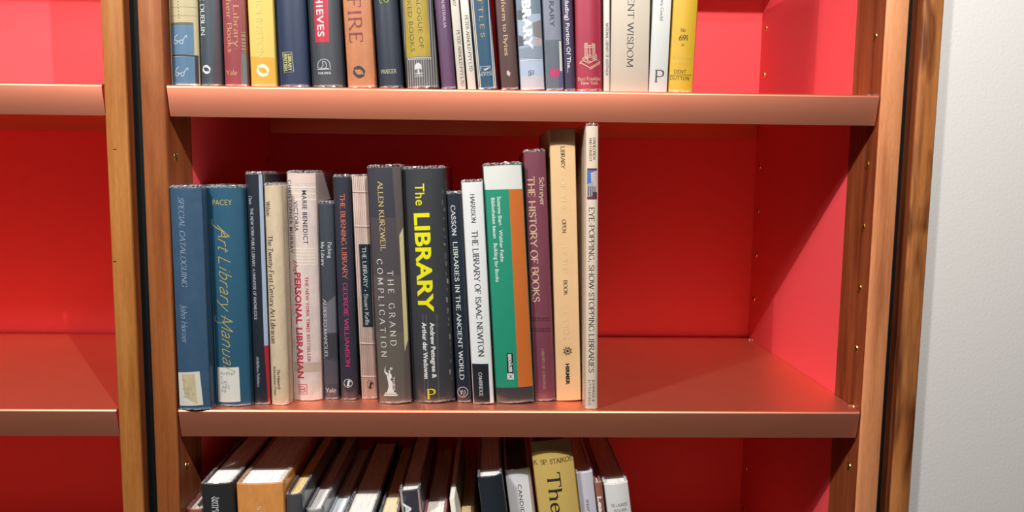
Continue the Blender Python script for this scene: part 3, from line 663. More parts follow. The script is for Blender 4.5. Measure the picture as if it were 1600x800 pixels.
b.text('My Library', 'serif', 497.3, 378, 415, 5.6, (226, 228, 230), xe=498.5)
b.text('ALBERTO MANGUEL', 'serif', 501.8, 468, 560, 5.4, (204, 206, 210), 'author', xe=507)
b.text('Yale', 'serif', 507, 613, 523, 6.5, (214, 212, 208), 'publisher', horiz=True)
b = book(2, 'book', 'black-navy book with coral and magenta lettering in clear film', (513, 541.5, 273, 531, 559.5, 625), (46, 48, 62), .0354, kind='jacket', rnd=.003, cover_top=.003)
b.text('THE BURNING LIBRARY', 'serif', 528.6, 303, 435, 7.2, (222, 120, 98), xe=537.5, bold=1.0)
b.text('GEORDIE WILLIAMSON', 'serif', 536.5, 442, 573, 6.6, (222, 58, 122), 'author', xe=543, bold=1.0)
b.strokes(543.5, 598.5, 6.5, CIRC.replace(';', ''), (220, 222, 222), .13)
b.text('t', 'serif', 540, 603, 547, 11, (228, 228, 226), 'publisher', horiz=True, bold=1.3, italic=.2)
b = book(2, 'book', 'book with exposed cream page folds and stitched spine and a dark title strip', (542.5, 569.5, 273, 564, 591.5, 624), (214, 192, 178), .0406, kind='worn', hard=False, rnd=.0012, sleeve=True, scallop=9, cover_top=.002)
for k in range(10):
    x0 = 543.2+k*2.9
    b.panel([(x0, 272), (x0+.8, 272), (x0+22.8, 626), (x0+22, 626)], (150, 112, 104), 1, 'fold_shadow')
for yy, dx in ((297.5, 1.3), (351.5, 4.7), (535, 16), (586.5, 19)):
    b.panel([(542.5+dx, yy), (570+dx, yy+.5), (570+dx, yy+3), (542.5+dx, yy+2.6)], (228, 208, 196), 3, 'stitching')
    b.panel([(542.5+dx, yy+2.6), (570+dx, yy+3), (570+dx, yy+4), (542.5+dx, yy+3.6)], (120, 84, 78), 3, 'stitching')
b.panel([(557, 381.5), (574.5, 381.5), (581, 511), (565.5, 511)], (30, 48, 58), 3, 'title_strip')
b.text('THE LIBRARY * Stuart Kells', 'serif', 564.6, 386, 508, 6.0, (226, 228, 224), xe=572.5, bold=1.0)
b.text('t', 'serif', 574.5, 607, 582, 12, (60, 50, 48), 'publisher', horiz=True, bold=1.3, italic=.2)
b.strokes(578.3, 601, 5.5, '~0,-1.2 -.8,-.6 -.9,.6 0,1.3 .8,.6 .8,-.6 0,-1.2', (90, 80, 76), .09)
b = book(2, 'book', 'grey-brown book with gold and white spaced lettering and a white statue emblem', (570, 628, 256, 592.5, 642, 633), (92, 84, 82), .0214, kind='jacket', rnd=.0045, cover_top=.0045)
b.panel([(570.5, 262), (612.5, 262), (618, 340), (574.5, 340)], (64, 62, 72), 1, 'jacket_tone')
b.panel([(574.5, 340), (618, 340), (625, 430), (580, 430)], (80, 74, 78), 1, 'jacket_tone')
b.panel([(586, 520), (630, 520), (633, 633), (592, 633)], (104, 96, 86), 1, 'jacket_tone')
b.panel([(623.5, 368), (631, 352), (637, 532), (632, 550)], (206, 196, 142), 2, 'yellow_fold')
b.text('ALLEN KURZWEIL', 'serif', 591.5, 284, 392, 7.8, (222, 196, 130), 'author', xe=601, track=.6)
b.text('COMPLICATION', 'serif', 591.3, 405, 558, 8.4, (224, 222, 220), xe=601.5, track=5.5)
b.text('THE GRAND', 'serif', 608.5, 423, 540, 8.8, (224, 222, 220), xe=616, track=6)
b.blob(608.5, 596, 9, '~-.2,1.3 .1,1.5 .4,1.2 .45,.7 .2,.3 .55,-.2 .5,-1.2 .7,-2.0 -.5,-2.0 -.2,-1.0 -.3,.2 -.4,.8;~-.3,1.0 -.75,1.5 -.8,2.1 -.55,2.7 -.65,2.0 -.4,1.6 0,1.3;-.9,-2.0 1.1,-2.0 1.1,-2.25 -.9,-2.25;-1.1,-2.35 1.3,-2.35 1.3,-2.6 -1.1,-2.6;~.1,1.5 .25,1.75 .1,2 -.1,1.8', (236, 234, 228), 'statue_emblem')
b.strokes(611.2, 576, 2.6, '-1,0 1,0;0,-1 0,1;-.7,-.7 .7,.7;-.7,.7 .7,-.7', (236, 234, 228), .25)
b.text('THEIA', 'sans', 615.8, 588.5, 611, 3.2, (236, 234, 228), 'publisher', bold=1.4)
b.text('HYPERION NEW YORK', 'sans', 602.5, 619, 622, 2, (220, 216, 208), 'publisher', horiz=True)
b = book(2, 'book', 'thick dark grey book with large yellow sans-serif lettering in wrinkled film', (628.5, 695, 262, 645, 711.5, 630), (58, 60, 64), .0244, kind='jacket', rnd=.008, cover_top=.0022)
b.text('The', 'sans', 656.5, 287, 321, 15.5, (236, 232, 48), bold=1.2, xe=657.5, track=.05)
b.text('LIBRARY', 'sans', 660, 333, 488, 24.5, (240, 236, 22), xe=666.5, bold=2.0, track=.0)
b.text('Andrew Pettegree &', 'sans', 675.6, 504, 591, 7.2, (236, 236, 234), 'author', xe=679.3, bold=1.9)
b.text('Arthur der Weduwen', 'sans', 663, 504, 592, 7.2, (236, 236, 234), 'author', xe=666.8, bold=1.9)
b.text('P', 'serif', 668, 623.5, 680.5, 15, (222, 218, 40), 'publisher', horiz=True, bold=1.15)
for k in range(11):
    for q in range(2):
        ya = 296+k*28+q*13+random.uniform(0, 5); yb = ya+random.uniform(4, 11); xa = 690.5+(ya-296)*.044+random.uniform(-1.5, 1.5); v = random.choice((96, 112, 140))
        b.panel([(xa, ya), (xa+random.uniform(1.2, 3.2), ya+1), (xa+random.uniform(1.5, 3.5), yb), (xa+.6, yb-1)], (v, v+1, v+3), 1, 'film_crease_glint')  # pale flecks painted as glints off the wrinkled film
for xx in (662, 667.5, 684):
    b.panel([(xx-2, 490), (xx-.6, 490), (xx+2.4, 628), (xx+1, 628)], (92, 93, 95), 1, 'film_crease_glint')  # pale streaks painted as reflections running down the film
b = book(2, 'book', 'narrow navy-black book with white serif lettering and round white emblem', (696, 720.5, 299, 714, 737, 632), (26, 38, 52), .0272, kind='jacket', rnd=.002, cover_top=.0032)
b.text('CASSON', 'serif', 707, 321, 368, 6.6, (232, 232, 228), 'author', xe=709.5, bold=1.15, track=.6)
b.text('LIBRARIES IN THE ANCIENT WORLD', 'serif', 710.8, 378, 593, 6.6, (232, 232, 228), xe=721.8, bold=1.15, track=.5)
b.strokes(723, 612.5, 8, CIRC, (220, 222, 222), .1)
b.strokes(723, 612.5, 6.6, '-.8,.6 -.4,0 -.4,-.6;0,.6 -.4,0;-.2,-.5 -.1,.5 .2,0 .5,.5 .6,-.5;~0,-.9 .3,-.8 .2,-.3', (220, 222, 222), .12)
b = book(2, 'book', 'white book with dark serif lettering and a black block at its foot', (721, 753.5, 285, 738, 774, 633.5), (236, 238, 236), .0202, kind='jacket', rnd=.002, cover_top=.0006)
b.text('HARRISON', 'serif', 738, 303, 348, 6.6, (58, 58, 62), 'author', xe=740)
b.text('THE LIBRARY OF ISAAC NEWTON', 'serif', 741.5, 360, 557, 8.8, (58, 60, 66), xe=752)
b.panel([(735.5, 568.5), (763, 568.5), (766, 636), (738, 636)], (30, 36, 42), 2, 'black_block')
b.text('CAMBRIDGE', 'serif', 750.3, 582, 619, 5.2, (226, 228, 228), 'publisher', xe=752)
b = book(2, 'book', 'thick book split green and orange lengthwise with a white top band', (753, 816, 257, 775, 835.5, 632), (32, 148, 116), .023, kind='jacket', rnd=.004, cover_top=.0022)
b.panel([(752, 258), (817, 258), (818, 295), (754, 297)], (228, 230, 222), 2, 'white_band')
b.panel([(795, 294), (820, 294), (836, 606), (810, 606)], (208, 112, 46), 1, 'orange_half')
b.panel([(770, 607), (836, 604), (838, 634), (773, 634)], (62, 62, 64), 2, 'dark_band')
b.text('Susanne Bieri   Walther Fuchs', 'sans', 780, 307, 409, 5.8, (226, 240, 232), 'author', xe=785, bold=1.5)
b.text('Bibliotheken bauen   Building for Books', 'sans', 771, 309, 441, 5.8, (226, 240, 232), xe=777, bold=1.5)
b.panel([(791.5, 552), (801, 552), (802, 583), (792.5, 583)], (28, 32, 34), 3, 'publisher_box')
b.panel([(792.5, 583.5), (802.5, 583.5), (803, 593), (793, 593)], (226, 232, 228), 3, 'publisher_box')
b.text('BIRKHÄUSER', 'sans', 796.3, 553.5, 582, 5.4, (236, 238, 236), 'publisher', xe=797.8, bold=2.2)
b.strokes(797.8, 588.3, 3.6, '-.9,.9 .9,-.9;-.9,-.9 .9,.9;0,-.5 0,.5', (30, 34, 36), .22)
b = book(2, 'book', 'maroon cloth book with pale gold serif lettering and rows of tiny squares', (817, 854, 238, 836, 869, 629), (124, 62, 78), .0332, rnd=.003, cover_top=.0004)
b.text('Schreyer', 'serif', 846.5, 277, 321, 7.4, (222, 196, 168), 'author', xe=848.5, bold=1.15)
b.text('THE HISTORY OF BOOKS', 'serif', 829, 276, 472, 10.8, (214, 178, 152), xe=838.8, bold=1.35)
for rr in (496.5, 513):
    for k in range(5):
        xx = 833.5+k*5.8+(rr-496)/20
        b.strokes(xx, rr+2.4, 2.1, '-1,1 1,1 1,-1 -1,-1 -1,1', (60, 36, 44), .28, 'square_ornament')
b.text('LIBRARY OF CONGRESS', 'serif', 848, 545, 608, 3.8, (196, 160, 130), 'publisher', xe=851.5)
b = book(2, 'book', 'tall peach-tan cloth book with black serif words and a starburst emblem', (858.5, 901.5, 201, 871, 910.5, 629), (222, 184, 136), .0345, rnd=.0015, sleeve=False, cover_top=.0002, depth=.19)
b.text('LIBRARY', 'serif', 880.5, 229, 263, 6.0, (58, 46, 38), xe=881.5)
b.text('OPEN', 'serif', 883, 343, 364, 5.8, (66, 52, 42))
b.text('BOOK', 'serif', 885.2, 438, 461, 5.8, (66, 52, 42))
for t, y0, y1, xx in (('OF THE', 277, 332, 882), ('OF THE', 385, 426, 884), ('OPEN', 486, 530, 886)):
    b.text(t, 'serif', xx, y0, y1, 6.5, (234, 200, 154), 'embossed_word', bold=1.1)
for k in range(16):
    a = 2*math.pi*k/16
    b.strokes(888.3, 548.3, 8, '%.2f,%.2f %.2f,%.2f' % (.42*math.cos(a), .42*math.sin(a), (.95 if k % 2 else .75)*math.cos(a), (.95 if k % 2 else .75)*math.sin(a)), (48, 40, 36), .13, 'starburst_ray')
b.blob(888.3, 548.3, 2, '~1,0 .7,.7 0,1 -.7,.7 -1,0 -.7,-.7 0,-1 .7,-.7', (48, 40, 36), 'starburst_centre')
b.text('HIRMER', 'sans', 888.3, 568, 601, 5.6, (46, 40, 36), 'publisher', xe=889, bold=2.6, track=.06)
b = book(2, 'book', 'tall thin cream book with a small photograph on its spine, last on the middle shelf', (912.8, 934, 195, 911.5, 933.5, 641), (230, 212, 190), .0051, kind='jacket', rnd=.002, cover_top=.0015, depth=.19)
b.panel([(928.8, 265), (936, 265), (936, 620), (929, 620)], (216, 198, 182), 1, 'jacket_fold')
b.text('DAHLGREN', 'serif', 926.6, 215, 249, 4.2, (110, 96, 88), 'author')
b.text('AND FORREST', 'serif', 920.6, 215, 252, 3.8, (120, 106, 98), 'author')
b.panel([(915.6, 263), (931.2, 263), (931, 311.5), (915.4, 311.5)], (112, 48, 66), 2, 'photo_panel')
b.panel([(916, 266), (929, 266), (929, 290), (916, 290)], (72, 118, 190), 3, 'photo_sky')
b.panel([(921, 270), (931, 266), (931, 300), (923, 300)], (206, 186, 182), 4, 'photo_building')
b.panel([(915.6, 288), (925, 284), (925, 306), (915.6, 308)], (176, 172, 176), 5, 'photo_building')
for k in range(4):
    b.panel([(917+k*3.3, 291), (918.4+k*3.3, 291), (918.4+k*3.3, 306), (917+k*3.3, 306)], (70, 66, 80), 6, 'photo_window')
b.text('EYE-POPPING, SHOW-STOPPING LIBRARIES', 'serif', 922.3, 324, 582, 8.2, (70, 60, 56), bold=.85)
b.text('ROWMAN &', 'sans', 925.3, 594, 627, 4.0, (120, 108, 104), 'publisher', track=.3)
b.text('LITTLEFIELD', 'sans', 919.4, 594, 633, 4.0, (120, 108, 104), 'publisher', track=.3)

# ================================================================== upper shelf, left to right
UP = dict(cover_top=0)
b = book(1, 'book', 'cream book with blue panels bearing white spectacles, first on the upper shelf', (254.5, 302.5, 0, 258, 306, 130.5), (206, 192, 148), .012, kind='jacket', rnd=.005, height=.272)
b.panel([(256.5, 38.5), (295.5, 38.5), (296.5, 85), (257.5, 85)], (98, 134, 164), 2, 'blue_panel')
b.panel([(255.5, 34.5), (295, 34.5), (295.5, 38.5), (256, 38.5)], (112, 108, 96), 2, 'grey_rule')
b.panel([(257, 84.5), (308, 86), (308, 88), (257, 86.5)], (36, 52, 64), 4, 'dark_rule')
b.panel([(257.5, 88), (297, 88), (298, 131), (258, 131)], (92, 130, 160), 2, 'blue_panel')
b.panel([(297, 88), (309, 88), (309, 131), (298, 131)], (58, 40, 42), 2, 'dark_corner')
for yy in (10, 23.5):
    b.panel([(255, yy), (304, yy), (304, yy+.7), (255, yy+.7)], (176, 160, 120), 2, 'thin_rule')
for k in range(6):
    b.blob(272.8+k*.2, 2+k*5, 1.0, '~.8,0 0,.8 -.8,0 0,-.8', (62, 74, 84), 'dot_ornament')
for yy, xx in ((61, 272.5), (111.5, 274)):
    b.strokes(xx, yy, 6, '~-.2,-.6 -.6,-1.1 -1.2,-1 -1.1,-.3 -.6,-.2 -.2,-.6;~.4,-.6 .6,-1.1 1.1,-1.1 1.3,-.5 .9,-.1 .4,-.5;~-.2,-.6 .1,-.4 .4,-.6;~-1.1,-.4 -.9,.6 -.1,1.2;~1.2,-.4 1.8,.6 2.2,1.0 2.3,.4', (222, 230, 232), .15, 'spectacles')
b = book(1, 'book', 'dark slate book with white capitals and white swirl emblem, second on upper shelf', (303.8, 338, 0, 308.2, 346, 131.8), (66, 80, 88), .013, kind='jacket', rnd=.004, height=.285)
b.panel([(330.5, -2), (340, -2), (347, 133), (332, 133)], (76, 62, 70), 1, 'jacket_fold', 'mottle')
b.text('E DUBLIN', 'serif', 310.6, -6, 55, 7.2, (228, 230, 226), xe=313.2, bold=1.1)
b.blob(320, 108.2, 7, '~-.5,.85 .1,1 .7,.6 1,.1 .75,-.5 .55,.1 .1,.45 -.45,.4 -.9,.6;~.5,-.85 -.1,-1 -.7,-.6 -1,-.1 -.75,.5 -.55,-.1 -.1,-.45 .45,-.4 .9,-.6', (232, 234, 232))
b = book(1, 'book', 'maroon-red book with two lines of gold serif lettering, between slate and yellow books', (338.5, 376.5, 0, 347.3, 389, 132.5), (158, 62, 70), .014, kind='jacket', rnd=.003, height=.245)
b.panel([(370.5, -2), (378, -2), (382, 48), (373, 48)], (138, 64, 46), 1, 'jacket_fold')
b.panel([(373, 48), (382, 48), (386, 80), (374.5, 80)], (164, 128, 92), 1, 'jacket_fold')
for yy in (50, 56, 62, 67, 72, 77):
    b.panel([(373.3, yy), (386, yy), (386, yy+1.2), (373.4, yy+1.2)], (76, 60, 58), 3, 'page_pattern')
b.panel([(374.5, 82), (386, 82), (391, 133), (377, 133)], (112, 118, 116), 1, 'jacket_fold')
b.text('Building My Library:', 'serif', 356.7, -112, 78, 8.0, (218, 164, 112), xe=365, bold=1.0)
b.text('Readers and Their Books', 'serif', 344, -120, 82, 8.0, (218, 164, 112), xe=354.5, bold=1.0)
b.text('Yale', 'serif', 352.3, 117, 370, 7.8, (222, 176, 124), 'publisher', horiz=True)
b = book(1, 'book', 'yellow-orange book with faint pale lettering and a white swirl emblem on the upper shelf', (377.2, 420.3, 0, 390, 433, 133.5), (240, 208, 104), .013, kind='jacket', rnd=.002, height=.25)
b.panel([(388, 88), (430, 88), (434, 135), (389, 135)], (238, 180, 62), 2, 'deeper_yellow_foot')
b.text('CLAIRE JOHNSTON', 'serif', 391, -70, 90, 8.4, (246, 218, 138), 'author', xe=404, bold=.9)
b.blob(409.3, 109, 10, '~-.5,.85 .1,1 .7,.6 1,.1 .75,-.5 .55,.1 .1,.45 -.45,.4 -.9,.6;~.5,-.85 -.1,-1 -.7,-.6 -1,-.1 -.75,.5 -.55,-.1 -.1,-.45 .45,-.4 .9,-.6', (250, 244, 226))
b = book(1, 'book', 'plain navy-blue cloth book with a small gold-framed stamp near its foot', (422, 474.5, 0, 434.5, 482.5, 134.5), (36, 54, 88), .013, rnd=.006, height=.262)
b.strokes(448.5, 96.5, 8, '-1.05,1.9 .85,1.95 1.1,-1.9 -.85,-2 -1.05,1.9', (196, 196, 128), .12, 'stamp_frame')
b.text('LIBRARY', 'sans', 451.3, 83.5, 110, 5.4, (204, 202, 136), 'stamp_word', xe=452.3, bold=2.2)
b.text('BRITISH', 'sans', 444.4, 83.5, 110, 5.4, (204, 202, 136), 'stamp_word', xe=445.6, bold=2.2)
b = book(1, 'book', 'charcoal-grey book with a red title band and a small white ship emblem', (476, 526, 0, 484, 539, 136), (72, 76, 82), .012, kind='jacket', rnd=.007, height=.25)
b.panel([(482.5, -80), (505, -80), (512.3, 65), (489.5, 66)], (208, 50, 72), 2, 'red_title_band')
b.text('THIEVES', 'sans', 492.5, -22, 56.5, 11.5, (238, 232, 228), xe=501, bold=1.5, track=.12)
b.strokes(505, 102, 10, '~-1,-.35 -.9,.5 -.3,.95 .4,.95 .9,.5 1,-.35;-1.1,-.55 1.1,-.55;~-.5,-.4 -.1,.1 -.2,.6 .2,.6 .45,.1 .3,-.35;~-.35,-.45 -.9,-.3;-.7,-.4 .7,-.45', (226, 228, 228), .09, 'ship_emblem')
b.text('VIKING', 'sans', 495.5, 115.8, 516.5, 3.6, (230, 230, 230), 'publisher', horiz=True, bold=2.0, track=.3)
b = book(1, 'book', 'orange-tan book with large maroon serif capitals on the upper shelf', (528, 574.5, 0, 540.5, 588.5, 135.5), (206, 132, 84), .014, kind='worn', rnd=.004, height=.255)
b.text('FIRE', 'serif', 546.5, -4, 66, 20, (146, 68, 74), xe=554.5, bold=.95, track=1.2)
b.blob(560, 111.5, 9.6, '~-.5,.85 .1,1 .7,.6 1,.1 .75,-.5 .55,.1 .1,.45 -.45,.4 -.9,.6;~.5,-.85 -.1,-1 -.7,-.6 -1,-.1 -.75,.5 -.55,-.1 -.1,-.45 .45,-.4 .9,-.6', (66, 68, 74))
b.panel([(583, 118), (588, 118), (590, 136), (585, 136)], (150, 92, 60), 2, 'scuff', 'worn')
b = book(1, 'book', 'dark blue-black book with green curl and small pale publisher word at its foot', (576, 614, 0, 589.5, 631.5, 138), (42, 52, 68), .014, kind='jacket', rnd=.005, height=.262)
b.strokes(596, 0, 6, '~-1.6,.4 -1.4,-.5 -.9,-.6;~-.6,.6 -.2,-.3 .5,-.45 .8,.6', (160, 176, 60), .2, 'green_curl')
b.text('PRAEGER', 'serif', 594.3, 115, 618.5, 6.2, (202, 208, 160), 'publisher', horiz=True, bold=1.15)
b = book(1, 'book', 'grey and white striped book with a gold title panel on the upper shelf', (624.5, 675, 0, 632, 688.5, 139), (92, 92, 94), .013, kind='jacket', rnd=.007, height=.25)
for k in range(15):
    a = (k+.5)/15
    b.panel([(625+a*50-.55, -90), (625+a*50+.55, -90), (632+a*56+.6, 139), (632+a*56-.4, 139)], (176, 174, 168), 1, 'pale_stripe')
b.panel([(627.5, -80), (661, -80), (672.5, 87.5), (634.5, 89)], (188, 162, 52), 3, 'gold_title_panel', 'worn')
b.text('CATALOGUE OF', 'sans', 649.5, -36, 75, 7.0, (92, 84, 44), xe=660.5, bold=.9, track=.05)
b.text('WICKED BOOKS', 'sans', 636, -30, 80, 7.0, (92, 84, 44), xe=646, bold=.9, track=.05)
b.panel([(637, 89.5), (673, 88.5), (673.5, 92.5), (637.5, 93.5)], (206, 206, 202), 4, 'dotted_rule')
for k in range(12):
    b.panel([(639+k*2.8, 90), (640.4+k*2.8, 90), (640.4+k*2.8, 92.4), (639+k*2.8, 92.4)], (80, 80, 80), 5, 'dotted_rule')
b.blob(653.5, 107, 6, '~-.9,-.2 -.8,.9 0,1.5 .8,.9 .9,-.2 .3,-.1 0,.1 -.3,-.1;-.15,.1 .15,.1 .2,-1.2 .5,-1.4 -.5,-1.4 -.2,-1.2', (224, 224, 220), 'tree_emblem')
b.text('WILLIAM', 'sans', 647.5, 116.3, 660.5, 2.8, (222, 222, 220), 'publisher', horiz=True, bold=1.6)
b.text('COLLINS', 'sans', 647.5, 120.3, 661, 2.8, (222, 222, 220), 'publisher', horiz=True, bold=1.6)
b = book(1, 'book', 'plum-purple book with tiny white capitals, right of the gold-panelled striped book', (676, 700.5, 0, 689, 713.3, 140), (102, 68, 104), .013, kind='jacket', rnd=.003, height=.25)
b.text('NATIONAL LIBRARY OF AUSTRALIA', 'serif', 681.5, -100, 43, 4.2, (222, 206, 222), xe=694, bold=1.1)
b = book(1, 'book', 'thin off-white book with grey capitals, directly right of the plum-purple book', (701, 715.3, 0, 713.8, 729.7, 141), (222, 216, 204), .0125, kind='plain', hard=False, sleeve=False, rnd=.0008, height=.245)
b.text('2007', 'serif', 707, -8, 9, 4.5, (120, 116, 110), 'year', xe=708.2)
b.text('PETER ARNOLD PTY LTD', 'serif', 714, 47, 134, 4.4, (110, 106, 100), xe=723, bold=.95)
b = book(1, 'book', 'thin white book with grey capitals, directly left of the stripe-edged blue book', (715.9, 731.3, 0, 730.3, 745, 142), (232, 228, 218), .0125, kind='plain', hard=False, sleeve=False, rnd=.0008, height=.245)
b.text('PETER ARNOLD PTY LTD', 'serif', 726.7, 24, 111, 4.8, (104, 100, 96), xe=736.3, bold=1.0)
b = book(1, 'book', 'deep blue book edged with black and white stripes and gold spaced capitals', (731.8, 766, 0, 746, 778, 142), (36, 84, 116), .014, kind='jacket', rnd=.003, height=.252)
for x0, x1 in ((732, 745.8), (734.6, 748.2), (737.2, 750.6), (761.4, 771.6), (764, 774.2)):
    b.panel([(x0, -2), (x0+1.7, -2), (x1+1.9, 143), (x1+.1, 143)], (206, 202, 190), 2, 'pale_stripe')
    b.panel([(x0+1.7, -2), (x0+2.4, -2), (x1+2.6, 143), (x1+1.9, 143)], (44, 46, 52), 2, 'black_stripe')
b.text('BATTLES', 'serif', 746, -32, 58, 6.4, (208, 178, 104), xe=754.5, track=5)
b.strokes(758.5, 108, 7.2, '-1.1,.6 1.1,.6 1.2,-.65 -1,-.65 -1.1,.6', (218, 226, 230), .1, 'emblem_frame')
b.blob(758.5, 108, 7, '~-1,.35 -.4,.1 0,.1 .5,.3 1,.3 .4,-.1 .1,-.15 .3,-.5 -.1,-.2 -.5,-.45 -.3,-.05', (222, 230, 232), 'bird_emblem')
b.text('NORTON', 'serif', 750.5, 119, 769.5, 4.4, (204, 214, 218), 'publisher', horiz=True)
b = book(1, 'book', 'dark brown book with cream lower-case lettering and a tiny white flower mark', (774.5, 800.5, 0, 781.5, 813, 142.3), (88, 56, 54), .013, kind='cloth', rnd=.002, height=.235)
b.text('From Cuneiform to Bytes', 'serif', 781, -72, 87, 6.2, (226, 196, 146), xe=792, bold=1.1)
b.blob(794.3, 115, 3.2, '~-.2,1.4 .4,1.3 .3,.7 .9,.6 1,0 .6,-.3 .8,-1 .1,-1.2 -.3,-.6 -.9,-.4 -.6,.4 -.8,1', (226, 206, 190), 'flower_mark')
b = book(1, 'book', 'pale blue and white pictorial book with bold white capitals on the upper shelf', (805, 845.5, 0, 813.3, 852, 142.5), (172, 188, 206), .013, kind='jacket', rnd=.003, height=.258)
for q, c_ in (([(806, -5), (845, -5), (846, 20), (807, 24)], (120, 138, 152)), ([(808, 16), (822, 14), (823, 32), (809, 30)], (86, 96, 108)), ([(832, 36), (846, 30), (847, 60), (834, 56)], (142, 132, 136)),
              ([(809, 54), (820, 58), (821, 70), (811, 72)], (92, 98, 110)), ([(810, 76), (850, 70), (850, 92), (811, 90)], (146, 158, 174)), ([(812, 94), (850, 93), (851, 118), (812, 119)], (186, 202, 222)),
              ([(812, 119), (851, 118), (852, 144), (813, 144)], (206, 204, 210)), ([(836, 60), (848, 58), (849, 74), (838, 76)], (196, 172, 170))):
    b.panel(q, c_, 1 + (c_[0] % 3), 'picture_patch')
b.panel([(811, 94), (849, 92.4), (849, 93.6), (811, 95.2)], (232, 238, 244), 5, 'white_arc')
b.text('LIBRARY', 'sans', 819.5, -18, 77, 13, (244, 246, 246), xe=828, bold=3.0)
b.strokes(830, 115, 4.5, '-.8,-.9 -.8,.9;~-.8,.9 .7,.9 .8,-.1 -.3,-.2;-.3,-.9 -.3,.4;~-.3,.4 .3,.4 .3,.1', (78, 88, 100), .2)
b = book(1, 'book', 'grey-blue book with dark sans capitals and a magenta blot near its foot', (847, 876.3, 0, 853.3, 882, 143), (138, 142, 158), .013, kind='mottle', rnd=.002, height=.25)
b.panel([(851, 62), (880, 62), (883, 144), (853, 144)], (104, 114, 126), 1, 'picture_patch', 'mottle')
b.panel([(873.5, 64), (879, 64), (881, 111), (875, 111)], (226, 222, 210), 2, 'white_strip')
b.panel([(873, 114), (882, 114), (883, 141), (874, 141)], (98, 98, 140), 2, 'picture_patch')
b.panel([(852, 141.4), (883, 141.4), (883, 144), (852, 144)], (190, 52, 96), 3, 'magenta_edge')
for k in range(7):
    b.panel([(859.2+k*2.2, 109-(k % 3)*2), (860.8+k*2.2, 109-(k % 3)*2), (861.2+k*2.2, 119+(k % 2)*3), (859.6+k*2.2, 119+(k % 2)*3)], (212, 58, 116), 4, 'magenta_blot')
b.panel([(859.5, 111.5), (874.5, 111.5), (874.5, 117.5), (859.5, 117.5)], (206, 62, 116), 3, 'magenta_blot')
b.text('LIBRARY', 'sans', 858.5, -20, 42, 7.6, (66, 70, 86), xe=865.5, bold=1.2)
b = book(1, 'book', 'slim dark violet book with rounded white lettering left of the crimson book', (877, 895, 0, 882.6, 900, 143.5), (64, 52, 84), .013, kind='jacket', rnd=.0015, height=.24)
b.text('(and Concluding) Portion Of The...', 'sans', 883.5, -46, 113, 6.2, (230, 228, 232), xe=890.5, bold=1.5)
b = book(1, 'book', 'crimson cloth book with a cream printing-press drawing in glossy film', (896.5, 941.7, 0, 901, 941, 144), (182, 46, 74), .013, kind='cloth', rnd=.005, height=.262)
b.strokes(921.5, 88, 8, '-1.9,-1.1 0,-2.2 2,-1.0 .4,-.1;-1.9,-1.1 -.6,-.3;-1.9,-1.1 -1.9,-1.4;-.9,-.6 -.9,2.4;-.55,-.6 -.55,2.4;.7,-.6 .6,2.3;1.05,-.6 .95,2.3;-1.1,2.1 1.1,2.0;-1.1,1.75 1.1,1.65;0,1.9 0,.2;-.4,.2 .4,.2;-.8,-.1 .9,-.2;-1.4,-.7 -.2,-1.3 1.3,-.6;-1.5,-.5 -.9,0;~-.3,-.2 -.5,-.8 .2,-1;.4,-.5 1.4,-.7 1.3,.3 1.0,.4;-1.1,2.4 -.4,2.5;.4,2.4 1.1,2.3;0,-2.2 0,-2.5 2,-1.3 2,-1.0', (228, 200, 172), .17, 'printing_press')
b.text('Burt Franklin', 'serif', 903.5, 126, 938.5, 5.4, (232, 196, 170), 'publisher', horiz=True, bold=1.2)
b.text('New York', 'serif', 908.5, 132.5, 935, 5.4, (232, 196, 170), 'publisher', horiz=True, bold=1.2)
b = book(1, 'book', 'very thin white book with tiny grey capitals right of the crimson book', (943, 953.6, 0, 943.2, 953.6, 144), (236, 232, 220), .013, kind='plain', hard=False, sleeve=False, rnd=.0005, height=.24)
b.text('NATIONAL LIBRARY OF AUSTRALIA', 'serif', 948.3, 36, 118, 3.9, (120, 118, 116), xe=948.6)
b = book(1, 'book', 'thick ivory book with dark thin serif capitals on the upper shelf', (954.3, 1018.5, 0, 954.2, 1013, 144.3), (224, 210, 192), .0115, kind='plain', hard=False, sleeve=False, rnd=.002, height=.255)
b.text('ANCIENT WISDOM', 'serif', 986.5, -46, 105, 9.6, (74, 70, 70), xe=984.5, bold=.8, track=.4)
b = book(1, 'book', 'white book with a large dark serif P near its foot on the upper shelf', (1019.4, 1051, 0, 1013.8, 1042.3, 144.8), (232, 234, 230), .013, kind='plain', hard=False, sleeve=False, rnd=.001, height=.25)
b.text('Tony Gould', 'serif', 1035.3, -8, 32, 4.6, (126, 126, 128), 'author', xe=1033.5, bold=.9)
b.text('P', 'serif', 1023, 128, 1036.5, 18.5, (66, 68, 72), 'publisher', horiz=True, bold=.85)
b = book(1, 'book', 'bright yellow book with small dark lettering, last on the upper shelf', (1052, 1093, 0, 1044, 1083.5, 145), (232, 186, 44), .013, kind='cloth', rnd=.003, height=.232)
b.text('No.', 'serif', 1063.5, 49.5, 1072.5, 5.5, (112, 90, 30), 'number', horiz=True)
b.text('691', 'serif', 1061, 62.5, 1074.5, 8, (84, 68, 28), 'number', horiz=True, bold=1.2)
b.text('in', 'serif', 1064.5, 71.5, 1069, 4.5, (120, 96, 34), 'number', horiz=True)
b.text("EVERYMAN'S", 'sans', 1052, 90, 1083, 4.5, (242, 208, 104), 'publisher', horiz=True, track=.1)
b.text('LIBRARY', 'sans', 1054, 99.5, 1079, 4.5, (242, 208, 104), 'publisher', horiz=True, track=.1)
b.text('DENT', 'serif', 1053.5, 114, 1072, 5.2, (96, 76, 28), 'publisher', horiz=True, track=1)
b.panel([(1046.5, 116.8), (1081, 116.6), (1081, 117.3), (1046.5, 117.5)], (120, 96, 34), 2, 'thin_rule')
